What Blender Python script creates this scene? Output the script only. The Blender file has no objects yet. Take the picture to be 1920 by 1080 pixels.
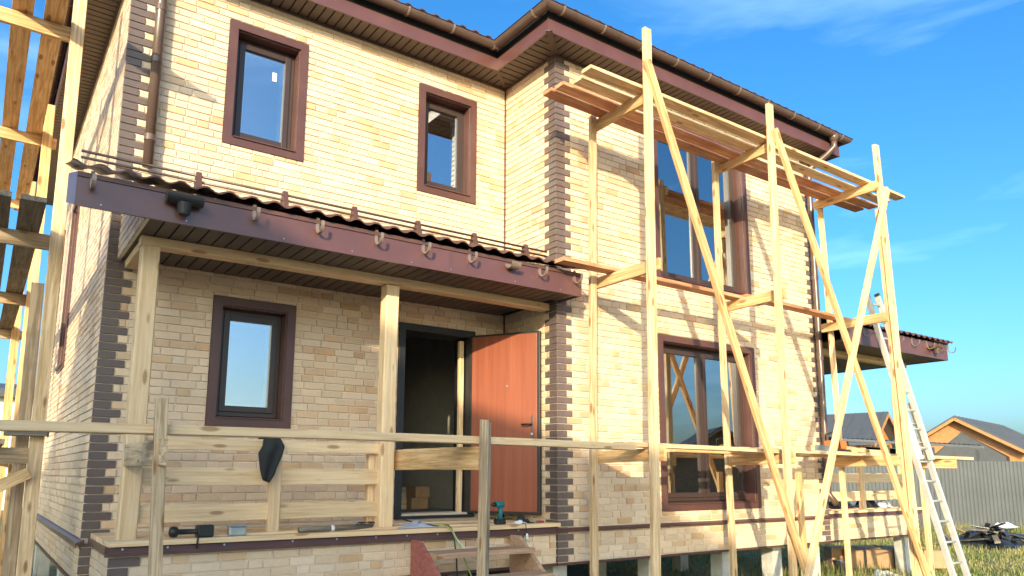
import bpy, math, random
from mathutils import Vector, Matrix
random.seed(7)
R = math.radians
scene = bpy.context.scene
COL = scene.collection

# ------------------------------------------------------------------ camera
CAMLOC = Vector((0, 0, 1.6))
YAW, PITCH, ROLL = R(35.368), R(9.317), R(0.2165)
FPX, CXP, CYP = 1410.78, 960.0, 659.0
fwd = Vector((math.sin(YAW)*math.cos(PITCH), math.cos(YAW)*math.cos(PITCH), math.sin(PITCH)))
rgt0 = Vector((math.cos(YAW), -math.sin(YAW), 0)); up0 = rgt0.cross(fwd)
rgt = math.cos(ROLL)*rgt0 + math.sin(ROLL)*up0
upv = -math.sin(ROLL)*rgt0 + math.cos(ROLL)*up0
cd = bpy.data.cameras.new('camera')
cd.sensor_width = 36; cd.lens = FPX/1920*36
cd.shift_y = (CYP-540)/1920
cd.clip_start = 0.05; cd.clip_end = 3000
cam = bpy.data.objects.new('camera', cd); COL.objects.link(cam)
cam.matrix_world = Matrix(((rgt.x, upv.x, -fwd.x, CAMLOC.x), (rgt.y, upv.y, -fwd.y, CAMLOC.y), (rgt.z, upv.z, -fwd.z, CAMLOC.z), (0, 0, 0, 1)))
scene.camera = cam

# ------------------------------------------------------------------ sky and sun
SUN_AZ, SUN_EL = R(43), R(15)
world = bpy.data.worlds.new('World'); scene.world = world; world.use_nodes = True
nt = world.node_tree; nt.nodes.clear()
wo = nt.nodes.new('ShaderNodeOutputWorld'); bg = nt.nodes.new('ShaderNodeBackground')
sky = nt.nodes.new('ShaderNodeTexSky'); sky.sky_type = 'NISHITA'; sky.sun_disc = False
sky.sun_elevation = SUN_EL; sky.sun_rotation = R(180+43)
sky.air_density = 0.8; sky.dust_density = 3.9; sky.ozone_density = 2.5; sky.altitude = 100
tc = nt.nodes.new('ShaderNodeTexCoord')
mp = nt.nodes.new('ShaderNodeMapping'); mp.inputs['Scale'].default_value = (1.4, 1.0, 5.5); mp.inputs['Rotation'].default_value = (R(14), R(-20), R(25))
ns = nt.nodes.new('ShaderNodeTexNoise'); ns.inputs['Scale'].default_value = 1.7; ns.inputs['Detail'].default_value = 7; ns.inputs['Roughness'].default_value = .55; ns.inputs['Distortion'].default_value = .6
rp = nt.nodes.new('ShaderNodeMapRange'); rp.inputs['From Min'].default_value = .52; rp.inputs['From Max'].default_value = .82; rp.inputs['To Max'].default_value = .26
mixc = nt.nodes.new('ShaderNodeMix'); mixc.data_type = 'RGBA'
tint = nt.nodes.new('ShaderNodeMix'); tint.data_type = 'RGBA'; tint.blend_type = 'MULTIPLY'
tint.inputs[0].default_value = 1; tint.inputs[7].default_value = (.86, 1.03, 1.03, 1)
hsv = nt.nodes.new('ShaderNodeHueSaturation'); hsv.inputs['Saturation'].default_value = 1.3
nt.links.new(sky.outputs[0], hsv.inputs['Color']); nt.links.new(hsv.outputs[0], tint.inputs[6])
nt.links.new(tc.outputs['Generated'], mp.inputs[0]); nt.links.new(mp.outputs[0], ns.inputs['Vector'])
nt.links.new(ns.outputs[0], rp.inputs['Value']); nt.links.new(rp.outputs[0], mixc.inputs[0])
nt.links.new(tint.outputs[2], mixc.inputs[6]); mixc.inputs[7].default_value = (4.2, 6.2, 7.6, 1)
nt.links.new(mixc.outputs[2], bg.inputs[0]); bg.inputs[1].default_value = 0.15
nt.links.new(bg.outputs[0], wo.inputs[0])
SD = Vector((math.sin(SUN_AZ)*math.cos(SUN_EL), math.cos(SUN_AZ)*math.cos(SUN_EL), -math.sin(SUN_EL)))
sl = bpy.data.lights.new('sun', 'SUN'); sl.energy = 2.95; sl.angle = R(0.55); sl.color = (1.0, .85, .57)
so = bpy.data.objects.new('sun', sl); COL.objects.link(so); so.rotation_euler = SD.to_track_quat('-Z', 'Y').to_euler(); so.location = (-20, -20, 15)
vs = scene.view_settings
vs.view_transform = 'Standard'; vs.look = 'None'; vs.gamma = 1; vs.use_curve_mapping = False; vs.exposure = 1.3
scene.render.resolution_x = 1024; scene.render.resolution_y = 576

# ------------------------------------------------------------------ materials
def newmat(name):
    m = bpy.data.materials.new(name); m.use_nodes = True
    t = m.node_tree; b = t.nodes['Principled BSDF']
    return m, t, b
def link(t, a, b): t.links.new(a, b)
def node(t, typ, **kw):
    n = t.nodes.new(typ)
    for k, v in kw.items():
        if k in n.inputs: n.inputs[k].default_value = v
        else: setattr(n, k, v)
    return n
def ramp(t, fac, stops):
    r = t.nodes.new('ShaderNodeValToRGB'); e = r.color_ramp.elements
    while len(e) < len(stops): e.new(.5)
    for el, (p, c) in zip(e, stops): el.position = p; el.color = (*c, 1)
    link(t, fac, r.inputs[0]); return r.outputs[0]
def simple(name, col, rough=.6, metal=0, var=.12, scale=6, bump=0, bscale=60, spec=.5, rvar=.1):
    m, t, b = newmat(name)
    tcn = node(t, 'ShaderNodeTexCoord')
    n = node(t, 'ShaderNodeTexNoise', Scale=scale, Detail=6.0, Roughness=.6); link(t, tcn.outputs['Object'], n.inputs['Vector'])
    lo = tuple(max(0, c*(1-var)) for c in col); hi = tuple(c*(1+var) for c in col)
    link(t, ramp(t, n.outputs[0], [(.3, lo), (.7, hi)]), b.inputs['Base Color'])
    b.inputs['Metallic'].default_value = metal; b.inputs['Specular IOR Level'].default_value = spec
    mr = node(t, 'ShaderNodeMapRange'); mr.inputs['To Min'].default_value = max(.02, rough-rvar); mr.inputs['To Max'].default_value = min(1, rough+rvar)
    link(t, n.outputs[0], mr.inputs['Value']); link(t, mr.outputs[0], b.inputs['Roughness'])
    if bump:
        n2 = node(t, 'ShaderNodeTexNoise', Scale=bscale, Detail=4.0); link(t, tcn.outputs['Object'], n2.inputs['Vector'])
        bp = node(t, 'ShaderNodeBump', Strength=bump, Distance=.01); link(t, n2.outputs[0], bp.inputs['Height']); link(t, bp.outputs[0], b.inputs['Normal'])
    return m
def wood(name, dark, light, knot=(.25, .11, .04), stain=None, rough=.65, knots=1.0):
    m, t, b = newmat(name)
    tcn = node(t, 'ShaderNodeTexCoord'); oi = node(t, 'ShaderNodeObjectInfo')
    off = node(t, 'ShaderNodeVectorMath', operation='MULTIPLY_ADD')
    cmb = node(t, 'ShaderNodeCombineXYZ')
    for i in range(3): link(t, oi.outputs['Random'], cmb.inputs[i])
    link(t, cmb.outputs[0], off.inputs[0]); off.inputs[1].default_value = (37, 11, 23); link(t, tcn.outputs['Object'], off.inputs[2])
    mpn = node(t, 'ShaderNodeMapping'); mpn.inputs['Scale'].default_value = (1.1, 22, 22); link(t, off.outputs[0], mpn.inputs[0])
    n = node(t, 'ShaderNodeTexNoise', Scale=1.6, Detail=8.0, Roughness=.62, Distortion=.8); link(t, mpn.outputs[0], n.inputs['Vector'])
    base = ramp(t, n.outputs[0], [(.30, tuple(c*.8 for c in dark)), (.42, dark), (.60, light)])
    # per board tone
    hs = node(t, 'ShaderNodeHueSaturation'); link(t, base, hs.inputs['Color'])
    mv = node(t, 'ShaderNodeMapRange'); mv.inputs['To Min'].default_value = .84; mv.inputs['To Max'].default_value = 1.12
    link(t, oi.outputs['Random'], mv.inputs['Value']); link(t, mv.outputs[0], hs.inputs['Value'])
    cur = hs.outputs[0]
    # broad stains and wear
    n3 = node(t, 'ShaderNodeTexNoise', Scale=2.3, Detail=5.0, Roughness=.6); link(t, off.outputs[0], n3.inputs['Vector'])
    mr = node(t, 'ShaderNodeMapRange'); mr.inputs['From Min'].default_value = .5; mr.inputs['From Max'].default_value = .75
    mr.inputs['To Max'].default_value = .85 if stain else .35
    link(t, n3.outputs[0], mr.inputs['Value'])
    mx = node(t, 'ShaderNodeMix', data_type='RGBA'); link(t, mr.outputs[0], mx.inputs[0]); link(t, cur, mx.inputs[6])
    mx.inputs[7].default_value = (*(stain or tuple(c*.72 for c in dark)), 1); cur = mx.outputs[2]
    # knots
    mk = node(t, 'ShaderNodeMapping'); mk.inputs['Scale'].default_value = (2.6, 9, 9); link(t, off.outputs[0], mk.inputs[0])
    v = node(t, 'ShaderNodeTexVoronoi', Scale=1.0, Randomness=1.0); link(t, mk.outputs[0], v.inputs['Vector'])
    kr = node(t, 'ShaderNodeMapRange'); kr.inputs['From Min'].default_value = .12; kr.inputs['From Max'].default_value = .2
    kr.inputs['To Min'].default_value = .85*knots; kr.inputs['To Max'].default_value = 0
    link(t, v.outputs['Distance'], kr.inputs['Value'])
    mx2 = node(t, 'ShaderNodeMix', data_type='RGBA'); link(t, kr.outputs[0], mx2.inputs[0]); link(t, cur, mx2.inputs[6]); mx2.inputs[7].default_value = (*knot, 1)
    link(t, mx2.outputs[2], b.inputs['Base Color']); b.inputs['Roughness'].default_value = rough
    b.inputs['Specular IOR Level'].default_value = .3
    bp = node(t, 'ShaderNodeBump', Strength=.35, Distance=.004); link(t, n.outputs[0], bp.inputs['Height']); link(t, bp.outputs[0], b.inputs['Normal'])
    return m
def brickmat():
    m, t, b = newmat('brick_glaze')
    at = node(t, 'ShaderNodeAttribute', attribute_name='Col')
    tcn = node(t, 'ShaderNodeTexCoord'); g = node(t, 'ShaderNodeNewGeometry')
    n = node(t, 'ShaderNodeTexNoise', Scale=26.0, Detail=5.0, Roughness=.65); link(t, g.outputs['Position'], n.inputs['Vector'])
    mr = node(t, 'ShaderNodeMapRange'); mr.inputs['To Min'].default_value = .84; mr.inputs['To Max'].default_value = 1.14; link(t, n.outputs[0], mr.inputs['Value'])
    mm = node(t, 'ShaderNodeMix', data_type='RGBA', blend_type='MULTIPLY'); mm.inputs[0].default_value = 1
    link(t, at.outputs['Color'], mm.inputs[6]); link(t, mr.outputs[0], mm.inputs[7])
    n2 = node(t, 'ShaderNodeTexNoise', Scale=1.1, Detail=4.0); link(t, g.outputs['Position'], n2.inputs['Vector'])
    mr2 = node(t, 'ShaderNodeMapRange'); mr2.inputs['From Min'].default_value = .3; mr2.inputs['From Max'].default_value = .7; mr2.inputs['To Min'].default_value = .93; mr2.inputs['To Max'].default_value = 1.05; link(t, n2.outputs[0], mr2.inputs['Value'])
    m3 = node(t, 'ShaderNodeMix', data_type='RGBA', blend_type='MULTIPLY'); m3.inputs[0].default_value = 1
    link(t, mm.outputs[2], m3.inputs[6]); link(t, mr2.outputs[0], m3.inputs[7])
    link(t, m3.outputs[2], b.inputs['Base Color'])
    b.inputs['Roughness'].default_value = .42; b.inputs['Specular IOR Level'].default_value = .4
    bp = node(t, 'ShaderNodeBump', Strength=.25, Distance=.004); link(t, n.outputs[0], bp.inputs['Height']); link(t, bp.outputs[0], b.inputs['Normal'])
    return m
def glassmat(name='window_glass', base=.42):
    m = bpy.data.materials.new(name); m.use_nodes = True; t = m.node_tree; t.nodes.clear()
    o = node(t, 'ShaderNodeOutputMaterial'); mx = node(t, 'ShaderNodeMixShader'); tr = node(t, 'ShaderNodeBsdfTransparent'); gl = node(t, 'ShaderNodeBsdfGlossy', Roughness=0.0)
    tr.inputs[0].default_value = (.84, .88, .9, 1); gl.inputs[0].default_value = (.93, .97, 1, 1)
    fr = node(t, 'ShaderNodeFresnel', IOR=1.55); mr = node(t, 'ShaderNodeMapRange'); mr.inputs['To Min'].default_value = base; mr.inputs['To Max'].default_value = 1
    tcn = node(t, 'ShaderNodeTexCoord'); n = node(t, 'ShaderNodeTexNoise', Scale=1.3, Detail=1.0); link(t, tcn.outputs['Object'], n.inputs['Vector'])
    bp = node(t, 'ShaderNodeBump', Strength=.05, Distance=.02); link(t, n.outputs[0], bp.inputs['Height']); link(t, bp.outputs[0], gl.inputs['Normal'])
    link(t, fr.outputs[0], mr.inputs['Value']); link(t, mr.outputs[0], mx.inputs[0]); link(t, tr.outputs[0], mx.inputs[1]); link(t, gl.outputs[0], mx.inputs[2]); link(t, mx.outputs[0], o.inputs[0])
    return m
M = dict(
    brick=brickmat(), mortar=simple('mortar', (.76, .65, .53), .85, var=.12, scale=9, bump=.3),
    quoin=simple('quoin_brown', (.128, .092, .085), .42, var=.3, scale=5, bump=.15, bscale=40),
    trim=simple('brown_metal', (.100, .045, .039), .36, var=.16, scale=3, rvar=.1),
    fascia=simple('fascia_metal', (.115, .047, .043), .33, var=.14, scale=2.5, rvar=.1, spec=.8),
    gutter=simple('gutter_brown', (.105, .066, .053), .3, var=.15, scale=4),
    hook=simple('galvanised_hook', (.32, .24, .20), .4, metal=.5, var=.2, scale=12),
    soffit=simple('soffit_vinyl', (.095, .067, .053), .55, var=.10, scale=3),
    tile=simple('metal_tile', (.105, .050, .042), .45, var=.2, scale=5),
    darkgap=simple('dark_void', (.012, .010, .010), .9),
    pine=wood('pine_fresh', (.56, .36, .19), (.80, .58, .36), knots=1.0),
    pine2=wood('pine_yellow', (.52, .30, .13), (.76, .50, .26), knots=1.0),
    planed=wood('pine_planed', (.76, .51, .29), (.85, .62, .38), knots=.8, rough=.55),
    red=wood('pine_red_stained', (.46, .20, .10), (.62, .34, .19), stain=(.36, .10, .06), knots=.5),
    old=wood('wood_weathered', (.38, .26, .155), (.62, .45, .29), stain=(.30, .21, .14), rough=.85),
    dirty=wood('wood_dirty_grey', (.15, .125, .10), (.26, .22, .18), stain=(.10, .085, .07), rough=.9),
    tread=wood('larch_tread', (.44, .27, .17), (.60, .40, .27), stain=(.42, .24, .17), rough=.8),
    redpaint=wood('red_primed_wood', (.34, .10, .085), (.44, .15, .12), stain=(.40, .16, .13), knots=.3),
    glass=glassmat(), pvc=simple('white_pvc', (.78, .78, .75), .35, var=.03),
    frame=simple('frame_brown', (.050, .030, .026), .32, var=.1, scale=3),
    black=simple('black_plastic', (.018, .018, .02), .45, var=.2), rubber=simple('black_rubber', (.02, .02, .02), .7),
    teal=simple('teal_plastic', (.01, .16, .19), .4), white=simple('white_sheet', (.8, .8, .8), .5, var=.06, bump=.2, bscale=8),
    alu=simple('aluminium', (.52, .52, .51), .38, metal=.35, var=.12, scale=8), steel=simple('tin_steel', (.45, .50, .52), .3, metal=.8, var=.2, scale=15),
    concrete=simple('concrete', (.50, .49, .46), .85, var=.2, scale=7, bump=.4),
    plaster=simple('interior_plaster', (.34, .32, .29), .9, var=.1), screed=simple('grey_screed', (.16, .16, .165), .8, var=.2),
    roofdark=simple('dark_roof', (.075, .080, .092), .5, var=.12, scale=2), clad=simple('orange_cladding', (.42, .19, .075), .6, var=.15, scale=3),
    fence=simple('grey_fence_metal', (.085, .092, .100), .4, var=.12, scale=1.5), film=simple('black_film', (.02, .02, .022), .28, var=.4, bump=.5, bscale=14),
    carton=simple('brown_packing', (.36, .22, .12), .7, var=.2, bump=.3, bscale=10), blue=simple('blue_plastic', (.10, .22, .42), .5, var=.2),
    rag=simple('pale_rag', (.42, .44, .52), .9, var=.2, bump=.4, bscale=30), cloth=simple('black_cloth', (.022, .022, .022), .9, var=.3, bump=.4, bscale=30),
    green=simple('cable_green', (.30, .42, .08), .5), whitecable=simple('cable_white', (.7, .68, .6), .5), redp=simple('red_plastic', (.4, .05, .03), .5),
    whitewall=simple('white_render', (.72, .70, .66), .8, var=.05), orange=simple('orange_plastic', (.6, .14, .03), .45),
)
def doormat():
    m, t, b = newmat('door_laminate')
    tcn = node(t, 'ShaderNodeTexCoord'); mpn = node(t, 'ShaderNodeMapping'); mpn.inputs['Scale'].default_value = (14, 14, .5); link(t, tcn.outputs['Object'], mpn.inputs[0])
    n = node(t, 'ShaderNodeTexNoise', Scale=1.0, Detail=7.0, Roughness=.6); link(t, mpn.outputs[0], n.inputs['Vector'])
    link(t, ramp(t, n.outputs[0], [(.3, (.215, .052, .026)), (.7, (.31, .090, .042))]), b.inputs['Base Color']); b.inputs['Roughness'].default_value = .42
    return m
M['door'] = doormat()
def groundmat():
    m, t, b = newmat('meadow_soil')
    g = node(t, 'ShaderNodeNewGeometry')
    n = node(t, 'ShaderNodeTexNoise', Scale=.35, Detail=9.0, Roughness=.65); link(t, g.outputs['Position'], n.inputs['Vector'])
    n2 = node(t, 'ShaderNodeTexNoise', Scale=9.0, Detail=8.0, Roughness=.7); link(t, g.outputs['Position'], n2.inputs['Vector'])
    a = ramp(t, n.outputs[0], [(.35, (.11, .115, .035)), (.5, (.17, .16, .055)), (.64, (.27, .21, .115))])
    mr = node(t, 'ShaderNodeMapRange'); mr.inputs['To Min'].default_value = .5; mr.inputs['To Max'].default_value = 1.4; link(t, n2.outputs[0], mr.inputs['Value'])
    sp_ = node(t, 'ShaderNodeSeparateXYZ'); link(t, g.outputs['Position'], sp_.inputs[0])
    ds = node(t, 'ShaderNodeVectorMath', operation='DISTANCE'); link(t, g.outputs['Position'], ds.inputs[0]); ds.inputs[1].default_value = (-1, -2, 0)
    wv = node(t, 'ShaderNodeMath', operation='MULTIPLY_ADD'); link(t, n.outputs[0], wv.inputs[0]); wv.inputs[1].default_value = 5; link(t, ds.outputs['Value'], wv.inputs[2])
    sm = node(t, 'ShaderNodeMapRange'); sm.inputs['From Min'].default_value = 11.5; sm.inputs['From Max'].default_value = 14; sm.inputs['To Min'].default_value = 1; sm.inputs['To Max'].default_value = 0; link(t, wv.outputs[0], sm.inputs['Value'])
    sa = node(t, 'ShaderNodeMix', data_type='RGBA'); link(t, sm.outputs[0], sa.inputs[0]); link(t, a, sa.inputs[6]); sa.inputs[7].default_value = (.46, .36, .25, 1)  # unseen pale sand before the porch, added to bounce warm light into shade
    mm = node(t, 'ShaderNodeMix', data_type='RGBA', blend_type='MULTIPLY'); mm.inputs[0].default_value = 1; link(t, sa.outputs[2], mm.inputs[6]); link(t, mr.outputs[0], mm.inputs[7])
    link(t, mm.outputs[2], b.inputs['Base Color']); b.inputs['Roughness'].default_value = .95
    bp = node(t, 'ShaderNodeBump', Strength=.8, Distance=.05); link(t, n2.outputs[0], bp.inputs['Height']); link(t, bp.outputs[0], b.inputs['Normal'])
    return m
M['ground'] = groundmat()
def grassmat():
    m, t, b = newmat('grass_blades')
    g = node(t, 'ShaderNodeNewGeometry')
    n = node(t, 'ShaderNodeTexNoise', Scale=.9, Detail=3.0); link(t, g.outputs['Position'], n.inputs['Vector'])
    ad = node(t, 'ShaderNodeMath', operation='MULTIPLY_ADD'); link(t, g.outputs['Random Per Island'], ad.inputs[0]); ad.inputs[1].default_value = .5; link(t, n.outputs[0], ad.inputs[2])
    link(t, ramp(t, ad.outputs[0], [(.4, (.06, .105, .02)), (.7, (.14, .17, .04)), (.95, (.32, .26, .11))]), b.inputs['Base Color']); b.inputs['Roughness'].default_value = .7
    b.inputs['Subsurface Weight'].default_value = 0
    return m
M['grass'] = grassmat()

# ------------------------------------------------------------------ helpers
WM = {}
def place(o, parent, mw):
    COL.objects.link(o)
    if parent is not None:
        o.parent = parent; o.matrix_parent_inverse = WM[parent].inverted()
    o.matrix_basis = mw; WM[o] = mw
    return o
def thing(name, loc, label, cat, group=None):
    o = bpy.data.objects.new(name, None); o.empty_display_size = .2
    place(o, None, Matrix.Translation(Vector(loc)))
    return tag(o, label, cat, group)
def tag(o, label=None, cat=None, group=None, kind=None):
    if label: o['label'] = label
    if cat: o['category'] = cat
    if group: o['group'] = group
    if kind: o['kind'] = kind
    return o
class MB:
    def __init__(s): s.v = []; s.f = []; s.c = []
    def add(s, vs, fs, cols=None):
        n = len(s.v); s.v += [Vector(v) for v in vs]; s.f += [tuple(i+n for i in f) for f in fs]
        if cols: s.c += cols
        return s
    def box(s, x0, x1, y0, y1, z0, z1):
        return s.add([(x, y, z) for z in (z0, z1) for (x, y) in ((x0, y0), (x1, y0), (x1, y1), (x0, y1))],
                     [(3, 2, 1, 0), (4, 5, 6, 7), (0, 1, 5, 4), (1, 2, 6, 5), (2, 3, 7, 6), (3, 0, 4, 7)])
    def hexa(s, b, t):
        n = len(b)
        return s.add(list(b)+list(t), [tuple(reversed(range(n))), tuple(range(n, 2*n))] + [(i, (i+1) % n, n+(i+1) % n, n+i) for i in range(n)])
    def tube(s, pts, r, n=10, caps=True):
        pts = [Vector(p) for p in pts]; rs = r if isinstance(r, (list, tuple)) else [r]*len(pts)
        rings = []; prev = None
        for i, p in enumerate(pts):
            d = (pts[min(i+1, len(pts)-1)]-pts[max(i-1, 0)]).normalized()
            a = prev if prev else (Vector((0, 0, 1)) if abs(d.z) < .9 else Vector((1, 0, 0)))
            u = (a-d*a.dot(d)).normalized(); w = d.cross(u); prev = u
            rings.append([p+rs[i]*(math.cos(2*math.pi*k/n)*u+math.sin(2*math.pi*k/n)*w) for k in range(n)])
        vs = [v for rg in rings for v in rg]; fs = []
        for i in range(len(pts)-1):
            for k in range(n):
                fs.append((i*n+k, i*n+(k+1) % n, (i+1)*n+(k+1) % n, (i+1)*n+k))
        if caps: fs += [tuple(reversed(range(n))), tuple((len(pts)-1)*n+k for k in range(n))]
        return s.add(vs, fs)
    def build(s, name, mat, parent=None, smooth=False, bevel=0, origin=None):
        lo = [min(v[i] for v in s.v) for i in range(3)]; hi = [max(v[i] for v in s.v) for i in range(3)]
        c = Vector(origin) if origin else Vector(((lo[0]+hi[0])/2, (lo[1]+hi[1])/2, lo[2]))
        me = bpy.data.meshes.new(name); me.from_pydata([v-c for v in s.v], [], s.f); me.update()
        if s.c:
            at = me.color_attributes.new('Col', 'FLOAT_COLOR', 'POINT')
            at.data.foreach_set('color', [x for q in s.c for x in (*q, 1)])
        me.materials.append(M[mat] if isinstance(mat, str) else mat)
        if smooth: me.shade_smooth()
        o = bpy.data.objects.new(name, me)
        if bevel:
            bv = o.modifiers.new('bevel', 'BEVEL'); bv.width = bevel; bv.segments = 2; bv.limit_method = 'ANGLE'
        return place(o, parent, Matrix.Translation(c))
def bx(name, mat, parent, x0, x1, y0, y1, z0, z1, bevel=0):
    return MB().box(min(x0, x1), max(x0, x1), min(y0, y1), max(y0, y1), min(z0, z1), max(z0, z1)).build(name, mat, parent, bevel=bevel)
def board(name, mat, parent, a, b, w, t, up=(0, 0, 1), twist=0):
    """a sawn board from a to b (centre line): w across, t along up; grain runs along local X"""
    a = Vector(a); b = Vector(b); d = (b-a); L = d.length; d.normalize(); u = Vector(up)
    u = (u-d*u.dot(d)).normalized(); s = u.cross(d)
    if twist: q = Matrix.Rotation(twist, 3, d); u = q @ u; s = q @ s
    mb = MB(); n = 6; rr = random.Random(round(a.x*913+a.y*37+b.z*71, 3)); by = rr.uniform(-.004, .004); bz = rr.uniform(-.006, .006); ch = min(w, t)*.07
    rings = []
    for i in range(n+1):
        x = -L/2+L*i/n; k = 1-(2*i/n-1)**2
        oy, oz = by*k*min(L, 4), bz*k*min(L, 4)
        jw = w/2*(1+rr.uniform(-.012, .012))
        e = rr.uniform(-.006, .006) if i in (0, n) else 0
        rings.append([(x+e, oy+sy*(jw-cy), oz+sz*(t/2-cz)) for sy, sz, cy, cz in
                      ((-1, -1, ch, 0), (1, -1, ch, 0), (1, -1, 0, ch), (1, 1, 0, ch), (1, 1, ch, 0), (-1, 1, ch, 0), (-1, 1, 0, ch), (-1, -1, 0, ch))])
    fs = [(i*8+k, i*8+(k+1) % 8, (i+1)*8+(k+1) % 8, (i+1)*8+k) for i in range(n) for k in range(8)]
    fs += [tuple(reversed(range(8))), tuple(n*8+k for k in range(8))]
    me = bpy.data.meshes.new(name); me.from_pydata([v for r in rings for v in r], [], [tuple(reversed(f)) for f in fs]); me.update(); me.materials.append(M[mat])
    c = (a+b)/2
    mw = Matrix(((d.x, s.x, u.x, c.x), (d.y, s.y, u.y, c.y), (d.z, s.z, u.z, c.z), (0, 0, 0, 1)))
    if mw.determinant() < 0: mw = Matrix(((d.x, -s.x, u.x, c.x), (d.y, -s.y, u.y, c.y), (d.z, -s.z, u.z, c.z), (0, 0, 0, 1)))
    me.flip_normals() if me.polygons[0].normal.z*0+sum((Vector(p.center).dot(p.normal) for p in me.polygons)) < 0 else None
    return place(bpy.data.objects.new(name, me), parent, mw)
def projpx(P):
    v = Vector(P)-CAMLOC; z = v.dot(fwd)
    if z < .1: return None
    return CXP+FPX*v.dot(rgt)/z, CYP-FPX*v.dot(upv)/z

# ------------------------------------------------------------------ ground
YB, YR, XL, XB, XR = 6.55, 7.594, .845, 5.275, 10.385
YBACK = 15.8
ZS = 6.61            # soffit
ZF = 1.09            # terrace floor top
def make_ground():
    rr = random.Random(3); mb = MB()
    xs = [-900, -300, -100, -40]+[-20+2*i for i in range(31)]+[70, 120, 300, 900]
    ys = [-900, -300, -100, -40]+[-20+2*i for i in range(31)]+[70, 120, 300, 900]
    vs = [(x, y, rr.uniform(-.05, .01) if -21 < x < 41 and -21 < y < 41 else -.03) for y in ys for x in xs]
    n = len(xs)
    mb.add(vs, [(j*n+i, j*n+i+1, (j+1)*n+i+1, (j+1)*n+i) for j in range(len(ys)-1) for i in range(n-1)])
    tag(mb.build('ground', 'ground', None, smooth=True, origin=(0, 0, 0)), kind='structure', label='grassy building plot with patches of bare soil')
make_ground()

# ------------------------------------------------------------------ the house
house = thing('house', (5.5, 11, 0), 'two storey house clad in cream brick with brown corner bricks and brown trim', 'house')
WIN = {}
# openings: (x0, x1, z0, z1) in the wall plane
W_LOW = (1.87, 2.525, 2.14, 3.25)
W_UP1 = (1.845, 2.515, 5.01, 6.205)
W_UP2 = (4.075, 4.725, 5.01, 6.205)
W_BLO = (6.97, 8.71, 1.255, 3.28)
W_BUP = (6.97, 8.71, 4.12, 6.205)
DOOR = (3.84, 4.80, 1.17, 3.26)
W_LEFT = (10.98, 11.75, 2.98, 5.2)   # in y on the left wall
W_LEFT2 = (13.0, 13.9, 3.0, 5.2)
TH = .30
def wall_with_holes(name, U0, U1, z0, z1, holes, mk):
    """mk(mb,u0,u1,za,zb) adds a solid block"""
    mb = MB(); us = sorted({U0, U1, *[h[0] for h in holes], *[h[1] for h in holes]})
    for a, b in zip(us[:-1], us[1:]):
        hs = sorted([h for h in holes if h[0] <= a+1e-6 and h[1] >= b-1e-6], key=lambda h: h[2]); z = z0
        for h in hs:
            if h[2] > z: mk(mb, a, b, z, h[2])
            z = h[3]
        if z < z1: mk(mb, a, b, z, z1)
    return mb.build(name, 'mortar', house)
ZW0, ZW1 = .66, 6.62
wf = wall_with_holes('front_wall', XL, XB, ZW0, ZW1, [W_LOW, W_UP1, W_UP2, DOOR], lambda mb, a, b, c, d: mb.box(a, b, YR, YR+TH, c, d))
wb = wall_with_holes('bay_wall', XB, XR, ZW0, ZW1, [W_BLO, W_BUP], lambda mb, a, b, c, d: mb.box(a, b, YB, YB+TH, c, d))
wr = wall_with_holes('return_wall', YB+TH, YR, ZW0, ZW1, [], lambda mb, a, b, c, d: mb.box(XB, XB+TH, a, b, c, d))
wl = wall_with_holes('left_wall', YR+TH, YBACK, ZW0, ZW1, [W_LEFT, W_LEFT2], lambda mb, a, b, c, d: mb.box(XL, XL+TH, a, b, c, d))
ww = wall_with_holes('right_wall', YB+TH, YBACK, ZW0, ZW1, [], lambda mb, a, b, c, d: mb.box(XR-TH, XR, a, b, c, d))
wk = wall_with_holes('back_wall', XL+TH, XR-TH, ZW0, ZW1, [], lambda mb, a, b, c, d: mb.box(a, b, YBACK-TH, YBACK, c, d))
# interior: floors, ceilings, partitions
bx('ground_floor_slab', 'screed', house, XL+TH, XR-TH, YR+TH, YBACK-TH, .86, 1.13)
bx('ground_floor_slab', 'screed', house, XB+TH, XR-TH, YB+TH, YR+TH-.003, .86, 1.127)
bx('upper_floor_slab', 'plaster', house, XL+TH, XR-TH, YR+TH, YBACK-TH, 3.75, 4.0)
bx('upper_floor_slab', 'plaster', house, XB+TH, XR-TH, YB+TH, YR+TH-.003, 3.752, 3.997)
bx('ceiling', 'plaster', house, XL+TH, XR-TH, YR+TH, YBACK-TH, 6.45, 6.6)
bx('ceiling', 'plaster', house, XB+TH, XR-TH, YB+TH, YR+TH-.003, 6.452, 6.597)
bx('partition_wall', 'plaster', house, XL+TH, XR-TH, 11.0, 11.15, 1.13, 3.75)
bx('partition_wall', 'plaster', house, XL+TH, XR-TH, 10.6, 10.75, 4.0, 6.45)
bx('partition_wall', 'plaster', house, 5.45, 5.6, YR+TH, 11.0, 1.13, 3.75)
bx('partition_wall', 'plaster', house, 3.2, 3.3, YR+TH, 10.6, 4.0, 6.45)
bx('partition_wall', 'plaster', house, 5.45, 5.6, YR+TH, 10.6, 4.0, 6.45)
bx('partition_wall', 'plaster', house, 3.2, 3.3, YR+TH, 11.0, 1.13, 3.75)

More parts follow.
